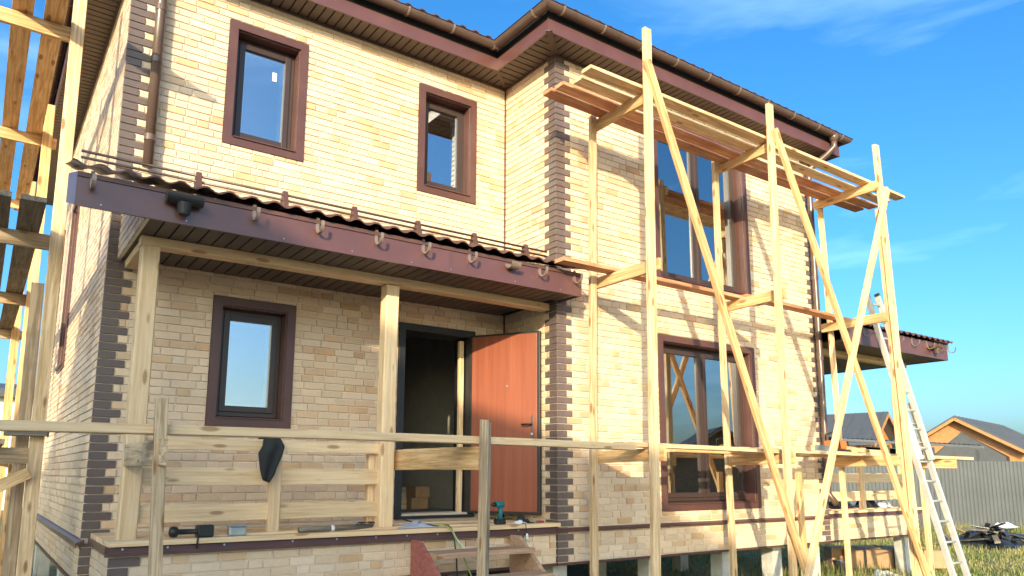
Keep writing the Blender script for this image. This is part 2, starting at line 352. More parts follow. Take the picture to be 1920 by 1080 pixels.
# ---- bricks
CH = .0752; Z00 = .665; JT = .009
bricks_all = []   # (quad corners 4, normal, cols, key)
PAL = [((.71, .53, .375), .50), ((.68, .50, .35), .18), ((.73, .565, .42), .10), ((.64, .435, .275), .12), ((.575, .365, .215), .07), ((.66, .485, .35), .02)]
brr = random.Random(11)
def pick():
    r = brr.random(); s = 0
    for c, w in PAL:
        s += w
        if r < s: break
    j = brr.uniform(.93, 1.06); return tuple(x*j for x in c)
def brick_face(mb, P, U, N, u0, u1, z0, z1, c0, c1):
    d = .014+brr.uniform(-.002, .002); ch = .0032
    def pt(u, z, n): return (P[0]+U[0]*u+N[0]*n, P[1]+U[1]*u+N[1]*n, z)
    vs = [pt(u0, z0, -.002), pt(u1, z0, -.002), pt(u1, z1, -.002), pt(u0, z1, -.002),
          pt(u0+ch*.5, z0+ch*.5, d-ch*.6), pt(u1-ch*.5, z0+ch*.5, d-ch*.6), pt(u1-ch*.5, z1-ch*.5, d-ch*.6), pt(u0+ch*.5, z1-ch*.5, d-ch*.6),
          pt(u0+ch*1.6, z0+ch*1.6, d), pt(u1-ch*1.6, z0+ch*1.6, d), pt(u1-ch*1.6, z1-ch*1.6, d), pt(u0+ch*1.6, z1-ch*1.6, d)]
    fs = [(8, 9, 10, 11)]
    for k in range(4):
        k2 = (k+1) % 4; fs += [(k, k2, 4+k2, 4+k), (4+k, 4+k2, 8+k2, 8+k)]
    if (U[0]*N[1]-U[1]*N[0]) > 0: fs = [tuple(reversed(f)) for f in fs]
    mb.add(vs, fs, [c0, c1, c1, c0]*3)
def lay(P, U, N, u0, u1, za, zb, holes, wallobj, ql=None, qr=None, margin=.0, keyed=True):
    i0 = int(math.floor((za-Z00)/CH+.5)); i1 = int(math.ceil((zb-Z00)/CH-.3))
    for i in range(i0, i1):
        b0 = Z00+i*CH+JT/2; b1 = b0+CH-JT
        b0 = max(b0, za+.003); b1 = min(b1, zb-.003)
        if b1-b0 < .02: continue
        a = u0+((.205 if i % 2 else .125)+JT if ql else JT/2); e = u1-((.205 if i % 2 else .125)+JT if qr else JT/2)
        segs = [(a, e, b0, b1)]
        for h in holes:
            out = []
            for (s0, s1, c0, c1) in segs:
                if c1 <= h[2] or c0 >= h[3] or s1 <= h[0] or s0 >= h[1]: out.append((s0, s1, c0, c1)); continue
                if h[0]-s0 > .02: out.append((s0, h[0]-.003, c0, c1))
                if s1-h[1] > .02: out.append((h[1]+.003, s1, c0, c1))
                if c1-h[3] > .015: out.append((max(s0, h[0]), min(s1, h[1]), h[3]+.003, c1))
                if h[2]-c0 > .015: out.append((max(s0, h[0]), min(s1, h[1]), c0, h[2]-.003))
            segs = out
        for (s0, s1, c0, c1) in segs:
            u = s0; first = True
            while u < s1-.012:
                L = brr.choice((.226, .226, .226, .122, .122)) if not first else brr.choice((.226, .06, .122, .17, .09)); first = False
                if s1-(u+L) < .05: L = s1-u
                w = min(u+L, s1)
                c = pick(); cc = c
                if c[2] < .24 and brr.random() < .7: cc = tuple(x*brr.uniform(1.08, 1.28) for x in c); c, cc = (c, cc) if brr.random() < .6 else (cc, c)
                bricks_all.append((P, U, N, u, w-JT if w < s1 else w, c0, c1, c, cc, wallobj))
                u = w
CW = .085
def cas(w, m=CW): return (w[0]-m, w[1]+m, w[2]-m, w[3]+m)
holesF = [cas(W_LOW), cas(W_UP1), cas(W_UP2), (DOOR[0]-.03, DOOR[1]+.03, DOOR[2], DOOR[3]+.05)]
lay((0, YR), (1, 0), (0, -1), XL, XB-.02, 1.1, 6.605, holesF, wf, ql=True)
lay((0, YB), (1, 0), (0, -1), XB, XR, 1.035, 6.605, [cas(W_BLO), cas(W_BUP)], wb, ql=True)
lay((0, YB), (1, 0), (0, -1), XB, XR, .67, 1.0, [], wb, ql=True)
lay((XB, 0), (0, 1), (-1, 0), YB, YR-.015, 1.1, 6.605, [], wr, ql=True)
lay((XL, 0), (0, 1), (-1, 0), YR, YBACK, 1.035, 6.605, [cas(W_LEFT, .06), cas(W_LEFT2, .06)], wl)
lay((XL, 0), (0, 1), (-1, 0), YR, YBACK, .67, 1.0, [], wl)
# terrace skirts
TX0 = .93
sk = bx('terrace_skirt', 'mortar', house, TX0, XB-.004, YB+.02, YB+.10, .66, 1.045)
lay((0, YB+.02), (1, 0), (0, -1), TX0, XB-.02, .67, 1.0, [], sk, ql=True)
bx('terrace_skirt', 'mortar', house, TX0, TX0+.08, YB+.103, YR-.004, .66, 1.045)
lay((TX0, 0), (0, 1), (-1, 0), YB+.02, YR, .67, 1.0, [], sk)
RX1 = 13.05
sk2 = bx('terrace_skirt', 'mortar', house, XR+.004, RX1, YB+.02, YB+.10, .66, 1.045)
lay((0, YB+.02), (1, 0), (0, -1), XR+.02, RX1, .67, 1.0, [], sk2, qr=True)
# score bricks by their size in the picture
def score(b):
    P, U, N, u0, u1, z0, z1 = b[:7]
    q = [projpx((P[0]+U[0]*u, P[1]+U[1]*u, z)) for u, z in ((u0, z0), (u1, z0), (u1, z1), (u0, z1))]
    if any(p is None for p in q): return 0
    if not all(4 < p[0] < 1916 and 4 < p[1] < 1076 for p in q): return 0
    zc = (z0+z1)/2; uc = (u0+u1)/2
    if b[9] in (wf,):
        if 3.5 < zc < 4.15: return 0
    if b[9] is wb and (5.35 < uc < 5.7 or 10.1 < uc): return 0
    s = 0
    for i in range(4):
        x0, y0 = q[i]; x1, y1 = q[(i+1) % 4]; s += x0*y1-x1*y0
    return abs(s)/2
sc = sorted(range(len(bricks_all)), key=lambda i: -score(bricks_all[i])); top = set(sc[:290])
rest = MB()
for i, b in enumerate(bricks_all):
    mb = MB() if i in top else rest
    brick_face(mb, *b[:9])
    if i in top: mb.build('brick', 'brick', b[9])
tag(rest.build('bricks', 'brick', house, origin=(0, 0, 0)), kind='stuff')
# ---- quoins (dark corner bricks)
def quoin(cx, cy, i, left, front, parent, za, zb, fdir=1, sdir=1):
    """L piece wrapped round a corner at (cx,cy); front runs along +X*fdir, side runs along +Y"""
    L = .205 if i % 2 else .125
    b0 = max(Z00+i*CH+JT/2, za); b1 = min(Z00+(i+1)*CH-JT/2, zb)
    if b1-b0 < .02: return
    d = .016+brr.uniform(0, .002)
    mb = MB()
    xo, yo = cx-d*fdir, cy-d
    if left:
        pts = [(xo, yo), (cx+L*fdir, yo), (cx+L*fdir, cy+.001), (cx+.001*fdir, cy+.001), (cx+.001*fdir, cy+L), (xo, cy+L)]
    else:
        pts = [(xo, yo), (cx+L*fdir, yo), (cx+L*fdir, cy+.001), (xo, cy+.001)]
    if fdir < 0: pts = pts[::-1]
    e = .004
    def ins(k): return [(x, y, 0) for x, y in pts]
    mb.hexa([(x, y, b0) for x, y in pts], [(x, y, b1) for x, y in pts])
    mb.build('quoin_brick', 'quoin', parent, bevel=.004)
n0 = 0; n1 = int((6.605-Z00)/CH)+1
for i in range(n0, n1):
    if Z00+i*CH > 1.0: quoin(XL, YR, i, False, True, wf, 1.04, 6.605)
    quoin(XB, YB, i, True, True, wb, .67 if Z00+i*CH < 1.0 else 1.036, 1.0 if Z00+i*CH < .95 else 6.605)
    quoin(XR, YB, i, True, True, wb, .67 if Z00+i*CH < 1.0 else 1.036, 1.0 if Z00+i*CH < .95 else 6.605, fdir=-1)
for i in range(0, 5):
    quoin(TX0, YB+.02, i, False, True, sk, .67, 1.0)
    quoin(RX1, YB+.02, i, True, True, sk2, .67, 1.0, fdir=-1)
    quoin(XL, YR, i, False, True, wf, .67, 1.0)
# inner corner strip, drips
bx('inner_corner_trim', 'trim', house, XB-.03, XB-.013, YR-.03, YR-.013, 1.1, 6.6)
def drip(x0, x1, y, z=1.0, name='drip_trim'):
    mb = MB(); mb.hexa([(x0, y-.05, z-.004), (x1, y-.05, z-.004), (x1, y+.01, z+.0), (x0, y+.01, z+.0)], [(x0, y-.05, z+.012), (x1, y-.05, z+.012), (x1, y+.01, z+.036), (x0, y+.01, z+.036)])
    mb.box(x0+.001, x1-.001, y-.054, y-.048, z-.012, z+.01)
    return mb.build(name, 'trim', house)
drip(XB-.05, XR+.05, YB)
def dripx(x, y0, y1, z=1.0):
    mb = MB(); mb.hexa([(x-.05, y0, z-.004), (x+.01, y0, z), (x+.01, y1, z), (x-.05, y1, z-.004)], [(x-.05, y0, z+.012), (x+.01, y0, z+.036), (x+.01, y1, z+.036), (x-.05, y1, z+.012)])
    mb.box(x-.054, x-.048, y0, y1, z-.03, z+.01); return mb.build('drip_trim', 'trim', house)
dripx(XL, YR-.05, YBACK)
bx('skirt_bottom_trim', 'trim', house, XB-.02, XR+.02, YB-.022, YB+.04, .635, .662)
bx('skirt_bottom_trim', 'trim', house, TX0-.02, XB-.025, YB-.004, YB+.06, .635, .662)
bx('skirt_bottom_trim', 'trim', house, XR+.025, RX1+.02, YB-.004, YB+.06, .635, .662)
bx('skirt_bottom_trim', 'trim', house, XL-.022, XL+.04, YR, YBACK, .635, .662)
# piles
for (x, y) in ((1.05, 6.75), (3.0, 6.8), (5.42, 6.8), (6.95, 6.85), (8.25, 6.8), (9.4, 6.85), (10.25, 6.8), (12.9, 6.8), (1.0, 10), (1.0, 13.5), (3.2, 9), (5.5, 9), (8.2, 9.2), (10.2, 9.3)):
    bx('foundation_pile', 'concrete', house, x-.1, x+.1, y-.1, y+.1, -.1, .66 if y < 7 else .64, bevel=.008)
# ---- windows
def fr(mb, x0, x1, z0, z1, y0, y1, w):
    mb.box(x0, x0+w, y0, y1, z0, z1); mb.box(x1-w, x1, y0, y1, z0, z1)
    mb.box(x0+w, x1-w, y0, y1, z1-w, z1); mb.box(x0+w, x1-w, y0, y1, z0, z0+w); return mb
def window(W, y, panes=1, sticker=None, label=None):
    x0, x1, z0, z1 = W; m = CW; dep = .17
    # casing: mitred flat trim proud of the wall
    mb = MB(); yo = y-.028
    o = [(x0-m, z0-m), (x1+m, z0-m), (x1+m, z1+m), (x0-m, z1+m)]; n = [(x0, z0), (x1, z0), (x1, z1), (x0, z1)]
    for k in range(4):
        k2 = (k+1) % 4; q = [o[k], o[k2], n[k2], n[k]]
        mb.hexa([(a, yo, c) for a, c in q], [(a, y+.001, c) for a, c in q])
    w = mb.build('window', 'trim', house)
    if label: w['label'] = label
    # reveal lining
    rv = MB(); t = .012
    rv.box(x0, x0+t, y+.002, y+dep, z0, z1); rv.box(x1-t, x1, y+.002, y+dep, z0, z1); rv.box(x0+t, x1-t, y+.002, y+dep, z1-t, z1)
    rv.build('window_reveal', 'trim', w)
    sb = MB(); sb.hexa([(x0+t, y-.045, z0-.005), (x1-t, y-.045, z0-.005), (x1-t, y+dep, z0+.002), (x0+t, y+dep, z0+.002)], [(x0+t, y-.045, z0+.006), (x1-t, y-.045, z0+.006), (x1-t, y+dep, z0+.022), (x0+t, y+dep, z0+.022)])
    sb.build('window_sill', 'trim', w)
    f0, f1 = y+dep-.04, y+dep+.03
    X0, X1, ZZ0, ZZ1 = x0+t+.002, x1-t-.002, z0+.024, z1-t-.002
    f = fr(MB(), X0, X1, ZZ0, ZZ1, f0, f1, .055).build('window_frame', 'frame', w, bevel=.004)
    n_ = panes; wd = (X1-X0)/n_
    for k in range(n_):
        a, b = X0+k*wd, X0+(k+1)*wd
        a += .045 if k == 0 else .022; b -= .045 if k == n_-1 else .022
        s = fr(MB(), a, b, ZZ0+.045, ZZ1-.045, f0-.018, f1-.02, .06).build('window_sash', 'frame', w, bevel=.005)
        fr(MB(), a+.04, b-.04, ZZ0+.085, ZZ1-.085, f1-.018, f1+.045, .045).build('inner_sash', 'pvc', w)
        bx('pane', 'glass', w, a+.058, b-.058, f0+.012, f0+.016, ZZ0+.103, ZZ1-.103)
        if k < n_-1: bx('mullion', 'frame', w, b-.005, b+.049, f0+.002, f1+.003, ZZ0+.0552, ZZ1-.0552)
    fr(MB(), x0-.02, x1+.02, z0-.02, z1+.02, y+dep+.07, y+TH+.02, .035).build('inner_reveal', 'pvc', w)
    if sticker:
        sx, sz = sticker; bx('sticker', 'white', w, sx, sx+.045, f0+.0085, f0+.0105, sz, sz+.1)
    return w
window(W_LOW, YR); window(W_UP1, YR, sticker=(2.27, 5.83)); window(W_UP2, YR)
window(W_BLO, YB, 2); window(W_BUP, YB, 2)
def side_window(W):
    y0, y1, z0, z1 = W; mb = MB(); m = .06; x = XL
    o = [(y0-m, z0-m), (y1+m, z0-m), (y1+m, z1+m), (y0-m, z1+m)]; n = [(y0, z0), (y1, z0), (y1, z1), (y0, z1)]
    for k in range(4):
        k2 = (k+1) % 4; q = [o[k], o[k2], n[k2], n[k]]
        mb.hexa([(x+.001, a, c) for a, c in q], [(x-.03, a, c) for a, c in q])
    w = mb.build('window', 'trim', house)
    f = MB(); wd = .06
    f.box(x+.1, x+.16, y0, y0+wd, z0, z1); f.box(x+.1, x+.16, y1-wd, y1, z0, z1); f.box(x+.1, x+.16, y0+wd, y1-wd, z0, z0+wd); f.box(x+.1, x+.16, y0+wd, y1-wd, z1-wd, z1)
    f.build('window_frame', 'frame', w); bx('pane', 'glass', w, x+.12, x+.125, y0+wd, y1-wd, z0+wd, z1-wd)
    bx('window_reveal', 'trim', w, x+.002, x+.1, y1-.012, y1, z0, z1)
    bx('window_sill', 'trim', w, x-.06, x+.1, y0-.03, y1+.03, z0-.022, z0-.001)
side_window(W_LEFT); side_window(W_LEFT2)
# ---- entrance door
dx0, dx1, dz0, dz1 = DOOR
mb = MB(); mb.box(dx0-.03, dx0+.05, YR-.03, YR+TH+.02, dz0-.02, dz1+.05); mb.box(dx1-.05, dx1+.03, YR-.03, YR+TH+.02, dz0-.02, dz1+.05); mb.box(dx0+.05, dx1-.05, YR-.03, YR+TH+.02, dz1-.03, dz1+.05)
df = mb.build('door_frame', 'black', house, bevel=.004)  # black jambs run through the wall, standing in for the doorway's shade
bx('threshold', 'black', df, dx0-.03, dx1+.03, YR-.05, YR+.12, dz0-.055, dz0-.021)
hx, hy = dx1-.03, YR-.02; ex, ey = 5.228, 6.80
hv = Vector((hx, hy, 0)); ev = Vector((ex, ey, 0)); dd = (ev-hv).normalized(); nn = Vector((dd.y, -dd.x, 0))
if nn.x > 0: nn = -nn          # towards the visible face (front left)
def dpt(s, n, z): p = hv+dd*s+nn*n; return (p.x, p.y, z)
L = (ev-hv).length
def dbox(s0, s1, n0_, n1_, za, zb): 
    b = [dpt(s0, n0_, za), dpt(s1, n0_, za), dpt(s1, n1_, za), dpt(s0, n1_, za)]
    t = [dpt(s0, n0_, zb), dpt(s1, n0_, zb), dpt(s1, n1_, zb), dpt(s0, n1_, zb)]
    return MB().hexa(b, t)
leaf = dbox(0, L, -.035, .025, dz0-.01, dz1-.01).build('door_leaf', 'black', house, bevel=.004)
dbox(.035, L-.03, .0255, .033, dz0+.02, dz1-.035).build('door_panel', 'door', leaf, bevel=.003)
hp = dbox(L-.105, L-.07, .034, .042, 2.02, 2.27).build('handle_plate', 'gutter', leaf, bevel=.004)
m2 = MB(); m2.tube([dpt(L-.0875, .042, 2.17), dpt(L-.0875, .085, 2.17), dpt(L-.2, .09, 2.165)], .01, 8); m2.build('door_handle', 'black', leaf, smooth=True)
m2 = MB(); m2.tube([dpt(L-.0875, .042, 2.06), dpt(L-.0875, .05, 2.06)], .014, 10); m2.build('lock_cylinder', 'steel', leaf)
m2 = MB(); m2.tube([dpt(L*.55, .034, 2.62), dpt(L*.55, .037, 2.62)], .012, 10); m2.build('peephole', 'steel', leaf)
board('door_stud', 'pine', house, (4.70, YR+.1, 1.15), (4.70, YR+.1, 3.2), .06, .05, up=(0, 1, 0))
# ---- eaves: soffit planks, fascia, gutters, roof
EX0, EY1, EXB, EY0, EXR = .47, 7.23, 4.89, 6.19, 10.75
EYB = YBACK+.37
eaves = bx('eaves_backing', 'darkgap', house, XL+.01, XR-.01, YR+.01, YBACK, 6.625, 6.66)
mb = MB(); mb.box(EX0+.02, XB+.3, EY1+.02, YR+.2, ZS+.012, ZS+.04); mb.box(EXB+.02, EXR-.02, EY0+.02, EY1+.018, ZS+.012, ZS+.04); mb.box(EX0+.02, XL+.2, YR+.201, EYB, ZS+.012, ZS+.04); mb.box(XR-.2, EXR-.02, EY1+.02, EYB, ZS+.012, ZS+.04)
bk = mb.build('soffit_backing', 'darkgap', house)
def plank(q, z=ZS, t=.008, parent=None, name='soffit_plank'):
    return MB().hexa([(x, y, z) for x, y in q], [(x, y, z+t) for x, y in q]).build(name, 'soffit', parent or bk)
PW, GP = .104, .017
def clampf(v, a, b): return max(a, min(b, v))
# recess eave, planks along Y
x = EX0+.02
while x < XB-.01:
    a, b = x, min(x+PW-GP, XB-.01)
    def far(u): return YR+.0 if u < EXB else YR          # towards wall
    def ylo(u): return EY1 if u < EXB else EY1+(u-EXB)*(YR-EY1)/(XB-EXB)
    def yhi(u): return EY1+(u-EX0)*(YR-EY1)/(XL-EX0) if u < XL else YR-.002
    if min(yhi(a)-ylo(a), yhi(b)-ylo(b)) > .004: plank([(a, ylo(a)+.001), (b, ylo(b)+.001), (b, yhi(b)), (a, yhi(a))])
    x += PW
# return eave, planks along X
y = EY0+.02
while y < YR-.02:
    a, b = y, min(y+PW-GP, YR-.02)
    def xlo(v): return EXB if v < EY1 else EXB+(v-EY1)*(XB-EXB)/(YR-EY1)
    def xhi(v): return EXB+(v-EY0)*(XB-EXB)/(YB-EY0) if v < YB else XB-.002
    if min(xhi(a)-xlo(a), xhi(b)-xlo(b)) > .004: plank([(xlo(a)+.003, a), (xhi(a), a), (xhi(b), b), (xlo(b)+.003, b)])
    y += PW
# bay front eave
x = EXB+.03
while x < EXR-.02:
    a, b = x, min(x+PW-GP, EXR-.02)
    def yh(u): return EY0+(u-EXB)*(YB-EY0)/(XB-EXB) if u < XB else (EY0+(EXR-u)*(YB-EY0)/(EXR-XR) if u > XR else YB-.002)
    if min(yh(a), yh(b))-EY0 > .004: plank([(a, EY0+.001), (b, EY0+.001), (b, yh(b)), (a, yh(a))])
    x += PW
# left eave
y = EY1+.03
while y < EYB-.05:
    a, b = y, y+PW-GP
    def xh(v): return EX0+(v-EY1)*(XL-EX0)/(YR-EY1) if v < YR else XL-.002
    if min(xh(a), xh(b))-EX0 > .004: plank([(EX0+.001, a), (xh(a), a), (xh(b), b), (EX0+.001, b)])
    y += PW
# right eave
y = EY0+.03
while y < 10:
    a, b = y, y+PW-GP
    def xl2(v): return EXR-(v-EY0)*(EXR-XR)/(YB-EY0) if v < YB else XR+.002
    if EXR-max(xl2(a), xl2(b)) > .004: plank([(xl2(a), a), (EXR-.001, a), (EXR-.001, b), (xl2(b), b)])
    y += PW
# mitre strips
def strip(p, q, w=.022, z=ZS-.006):
    p = Vector((*p, z)); q = Vector((*q, z)); d = (q-p).normalized(); n = Vector((-d.y, d.x, 0))*w
    return MB().hexa([p-n, q-n, q+n, p+n], [v+Vector((0, 0, .005)) for v in (p-n, q-n, q+n, p+n)]).build('soffit_mitre_strip', 'soffit', bk)
strip((EXB, EY1), (XB, YR)); strip((EXB, EY0), (XB-.0, YB), .04); strip((EX0, EY1), (XL, YR)); strip((EXR, EY0), (XR, YB), .03)
# wall-side J trim
for q in ((XL, XB, YR-.03, YR-.013), (XB-.03, XR+.03, YB-.03, YB-.013)): bx('soffit_wall_trim', 'soffit', bk, *q, ZS-.03, ZS-.004)
bx('soffit_wall_trim', 'soffit', bk, XB-.03, XB-.013, YB, YR-.03, ZS-.03, ZS-.004); bx('soffit_wall_trim', 'soffit', bk, XL-.03, XL-.013, YR, EYB, ZS-.03, ZS-.004)
FT = 6.755
def fascia_run(p, q, outx, outy, z0=ZS-.012, z1=FT, mat='fascia', nm='fascia_board', th=.02):
    (ax, ay), (bx_, by_) = p, q
    mb = MB(); b = [(ax, ay), (bx_, by_), (bx_-outx*th, by_-outy*th), (ax-outx*th, ay-outy*th)]
    mb.hexa([(*c, z0) for c in b], [(*c, z1) for c in b]); return mb.build(nm, mat, house)
runs = [((EX0, EYB), (EX0, EY1), -1, 0, 0, 1), ((EX0, EY1), (EXB, EY1), 0, -1, 1, -1), ((EXB, EY1), (EXB, EY0), -1, 0, -1, 1), ((EXB, EY0), (EXR, EY0), 0, -1, 1, 1), ((EXR, EY0), (EXR, EYB), 1, 0, 1, 0)]
fr_runs = [((EX0, EYB), (EX0, EY1+.021), -1, 0), ((EX0, EY1), (EXB+.019, EY1), 0, -1), ((EXB, EY1-.001), (EXB, EY0+.021), -1, 0), ((EXB, EY0), (EXR, EY0), 0, -1), ((EXR, EY0+.021), (EXR, EYB), 1, 0)]
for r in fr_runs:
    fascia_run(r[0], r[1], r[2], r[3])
    # near-black board set back: paints the shade of the gap under the roof edge
    fascia_run((r[0][0]-r[2]*.012, r[0][1]-r[3]*.012), (r[1][0]-r[2]*.012, r[1][1]-r[3]*.012), r[2], r[3], FT+.001, 6.93, 'darkgap', 'gap_shade_board')
def gutter(p, q, ox, oy, e0, e1, cz=6.875, r=.068, off=.082, parent=house, brk=.62):
    p = Vector((*p, 0)); q = Vector((*q, 0)); d = (q-p).normalized(); n = Vector((ox, oy, 0)); mb = MB(); prof = []
    K = 12
    for k in range(K+1):
        a = math.pi*k/K; prof.append((off-r*math.cos(a), cz-r*math.sin(a)))
    inner = [(off-(r-.006)*math.cos(math.pi*k/K), cz-(r-.006)*math.sin(math.pi*k/K)) for k in range(K, -1, -1)]
    bead = [(off+r+.012*math.cos(a), cz+.012*math.sin(a)) for a in (0, 1.6, 3.1)]
    ring = prof+bead+inner
    A = [p-d*(o*e0)+n*o+Vector((0, 0, z)) for o, z in ring]; B = [q+d*(o*e1)+n*o+Vector((0, 0, z)) for o, z in ring]
    m = len(ring); mb.add(A+B, [(k, (k+1) % m, m+(k+1) % m, m+k) for k in range(m)]+[tuple(range(m)), tuple(reversed(range(m, 2*m)))])
    g = mb.build('gutter', 'gutter', parent)
    # brackets
    Ln = (q-p).length; nb = max(1, int(Ln/brk)); 
    for j in range(nb+1):
        s = .12+(Ln-.24)*j/max(1, nb); c = p+d*s; mm = MB()
        pts = [c+n*(off-(r+.004)*math.cos(math.pi*k/10))+Vector((0, 0, cz-(r+.004)*math.sin(math.pi*k/10))) for k in range(11)]
        pts = [c+n*.002+Vector((0, 0, cz-.14)), c+n*.004+Vector((0, 0, cz-.05))]+pts if False else pts
        vs = []; 
        for v in pts: vs += [v-d*.013, v+d*.013, v+d*.013+(v-(c+n*off+Vector((0, 0, cz)))).normalized()*.004, v-d*.013+(v-(c+n*off+Vector((0, 0, cz)))).normalized()*.004]
        fs = []
        for k in range(len(pts)-1):
            for w in range(4): fs.append((k*4+w, k*4+(w+1) % 4, (k+1)*4+(w+1) % 4, (k+1)*4+w))
        mm.add(vs, fs); mm.build('gutter_bracket', 'hook', g)
    return g
for r in runs: gutter(*r)
def wavy(p, q, ox, oy, z, depth, slope, pitch=.185, amp=.019, name='tile_course', mat='tile', parent=house, front=.05, lip=.014, rows=1, mit0=0, mit1=0):
    """profiled metal tile sheet: eave from p to q, rising inwards"""
    p = Vector((*p, 0)); q = Vector((*q, 0)); d = (q-p).normalized(); n = Vector((ox, oy, 0)); Ln = (q-p).length
    N = max(8, int(Ln/pitch*8)); mb = MB(); vs = []; fs = []
    ts = []
    for rw in range(rows):
        a = -front+depth*rw/rows; b = -front+depth*(rw+1)/rows; ts += [(a, rw*.0), (b, -.0)]
    for (t, _) in ts:
        for i in range(N+1):
            s0, s1 = mit0*max(0, t), Ln-mit1*max(0, t)
            s = s0+(s1-s0)*i/N; w = math.cos(2*math.pi*s/pitch); w = math.copysign(abs(w)**.8, w)*amp
            step = .018 if ts.index((t, _)) % 2 == 0 else 0
            vs.append(p+d*s-n*t+Vector((0, 0, z+(t+front)*slope+w+step)))
    for j in range(len(ts)-1):
        for i in range(N): fs.append((j*(N+1)+i, j*(N+1)+i+1, (j+1)*(N+1)+i+1, (j+1)*(N+1)+i))
    # front lip
    base = len(vs)
    for i in range(N+1): vs.append(vs[i]+Vector((0, 0, -lip)))
    for i in range(N): fs.append((base+i, base+i+1, i+1, i))
    mb.add(vs, fs); return mb.build(name, mat, parent, smooth=True)
for r in runs: wavy(r[0], r[1], r[2], r[3], 6.955, .5, .42, parent=house, mit0=r[4], mit1=r[5])
# hip roof slopes
def hip(x0, x1, y0, y1, z, s, name='roof'):
    w = (x1-x0)/2; h = min(w, (y1-y0)/2)*s; dlt = min(w, (y1-y0)/2); mb = MB()
    if w <= (y1-y0)/2: a, b = (x0+w, y0+w, z+h), (x0+w, y1-w, z+h)
    else: a, b = (x0+dlt, (y0+y1)/2, z+h), (x1-dlt, (y0+y1)/2, z+h)
    c = [(x0, y0, z), (x1, y0, z), (x1, y1, z), (x0, y1, z)]
    if w <= (y1-y0)/2: fs = [(0, 1, 4), (1, 2, 5, 4), (2, 3, 5), (3, 0, 4, 5)]
    else: fs = [(0, 1, 5, 4), (1, 2, 5), (2, 3, 4, 5), (3, 0, 4)]
    mb.add(c+[a, b], fs+[(3, 2, 1, 0)]); return mb.build(name, 'tile', house)
hip(EXB+.12, EXR-.12, EY0+.12, EYB, 6.945, .42); hip(EX0+.12, 8.2, EY1+.12, EYB-.02, 6.943, .42)
def hipcap(p, q):
    d = (Vector(q)-Vector(p)); n = max(2, int(d.length/.35)); o = None
    for i in range(n):
        a = Vector(p)+d*i/n; b = Vector(p)+d*(i+1.12)/n
        mb = MB().tube([a-Vector((0, 0, .03)), b-Vector((0, 0, .03))], [.06, .052], 10); c = mb.build('ridge_cap', 'tile', house, smooth=False)
hipcap((EXB+.02, EY0+.02, 6.98), (EXB+1.2, EY0+1.2, 6.96+1.2*.42)); hipcap((EXR-.02, EY0+.02, 6.98), (EXR-1.2, EY0+1.2, 6.96+1.2*.42)); hipcap((EX0+.02, EY1+.02, 6.98), (EX0+1.2, EY1+1.2, 6.96+1.2*.42))
# ---- downpipes
def pipe(pts, r=.045, mat='gutter', nm='downpipe', joints=()):
    o = MB().tube(pts, r, 16).build(nm, mat, house, smooth=True)
    for z in joints:
        for a, b in zip(pts[:-1], pts[1:]):
            if b[2] <= z <= a[2] and abs(a[2]-b[2]) > .3:
                t = (a[2]-z)/(a[2]-b[2]); c = Vector(a).lerp(Vector(b), t); MB().tube([c+Vector((0, 0, .03)), c-Vector((0, 0, .03))], r+.006, 16).build('pipe_clamp', mat, o, smooth=False)
    return o
px = 1.085
pipe([(px, EY1-.08, 6.82), (px, EY1-.05, 6.72), (px, YR-.13, 6.45), (px, YR-.10, 6.3), (px, YR-.10, 4.46)], .047, joints=(6.1, 5.55, 4.75))
pxr = 10.27
pipe([(pxr+.2, EY0-.085, 6.82), (pxr+.2, EY0-.085, 6.66), (pxr+.16, EY0+.02, 6.56), (pxr, YB-.13, 6.35), (pxr, YB-.10, 6.2), (pxr, YB-.10, 1.35), (pxr, YB-.22, 1.2)], .047, joints=(6.0, 4.6, 3.35, 2.2))
MB().tube([(pxr+.2, EY0-.085, 6.86), (pxr+.2, EY0-.085, 6.80), (pxr+.2, EY0-.085, 6.74)], [.075, .07, .05], 14).build('gutter_outlet', 'gutter', house, smooth=True)

# ------------------------------------------------------------------ front porch: floor, posts, rails, canopy
por = bx('terrace_floor', 'planed', house, TX0-.03, XB-.002, YB-.05, YB+.095, ZF-.042, ZF, bevel=.004)
yy = YB+.1
while yy < YR-.02:
    b_ = board('floor_board', 'planed', por, (TX0-.03, min(yy+.065, YR-.07), ZF-.0225), (XB-.016, min(yy+.065, YR-.07), ZF-.0225), .128, .04); yy += .134
mb = MB(); mb.hexa([(TX0-.045, YB-.036, .995), (XB-.02, YB-.036, .995), (XB-.02, YB+.02, .999), (TX0-.045, YB+.02, .999)], [(TX0-.045, YB-.018, 1.046), (XB-.02, YB-.018, 1.046), (XB-.02, YB+.02, 1.046), (TX0-.045, YB+.02, 1.046)])
mb.box(TX0-.05, XB-.021, YB-.042, YB-.034, .975, 1.005)
dt = mb.build('drip_trim', 'trim', house)
for x in (1.0, 1.32, 1.75, 2.32, 2.72, 3.1, 3.42, 3.75, 4.35, 4.72): MB().tube([(x, YB-.026, 1.028), (x, YB-.034, 1.03)], .008, 8).build('screw_head', 'steel', dt)
mb = MB(); mb.box(TX0-.05, TX0+.01, YB-.03, YR-.05, .995, 1.046); mb.build('drip_trim', 'trim', house)
PY0, PY1 = 6.66, 6.80
ZC = 3.555
posts = []
for (x0, x1) in ((.978, 1.118), (3.2, 3.345)):
    posts.append(board('porch_post', 'planed', house, ((x0+x1)/2, (PY0+PY1)/2, ZF+.001), ((x0+x1)/2, (PY0+PY1)/2, ZC-.083), .14, .14, up=(0, 1, 0)))
board('porch_beam', 'planed', house, (.972, 6.73, ZC-.043), (XB-.02, 6.73, ZC-.043), .145, .08)
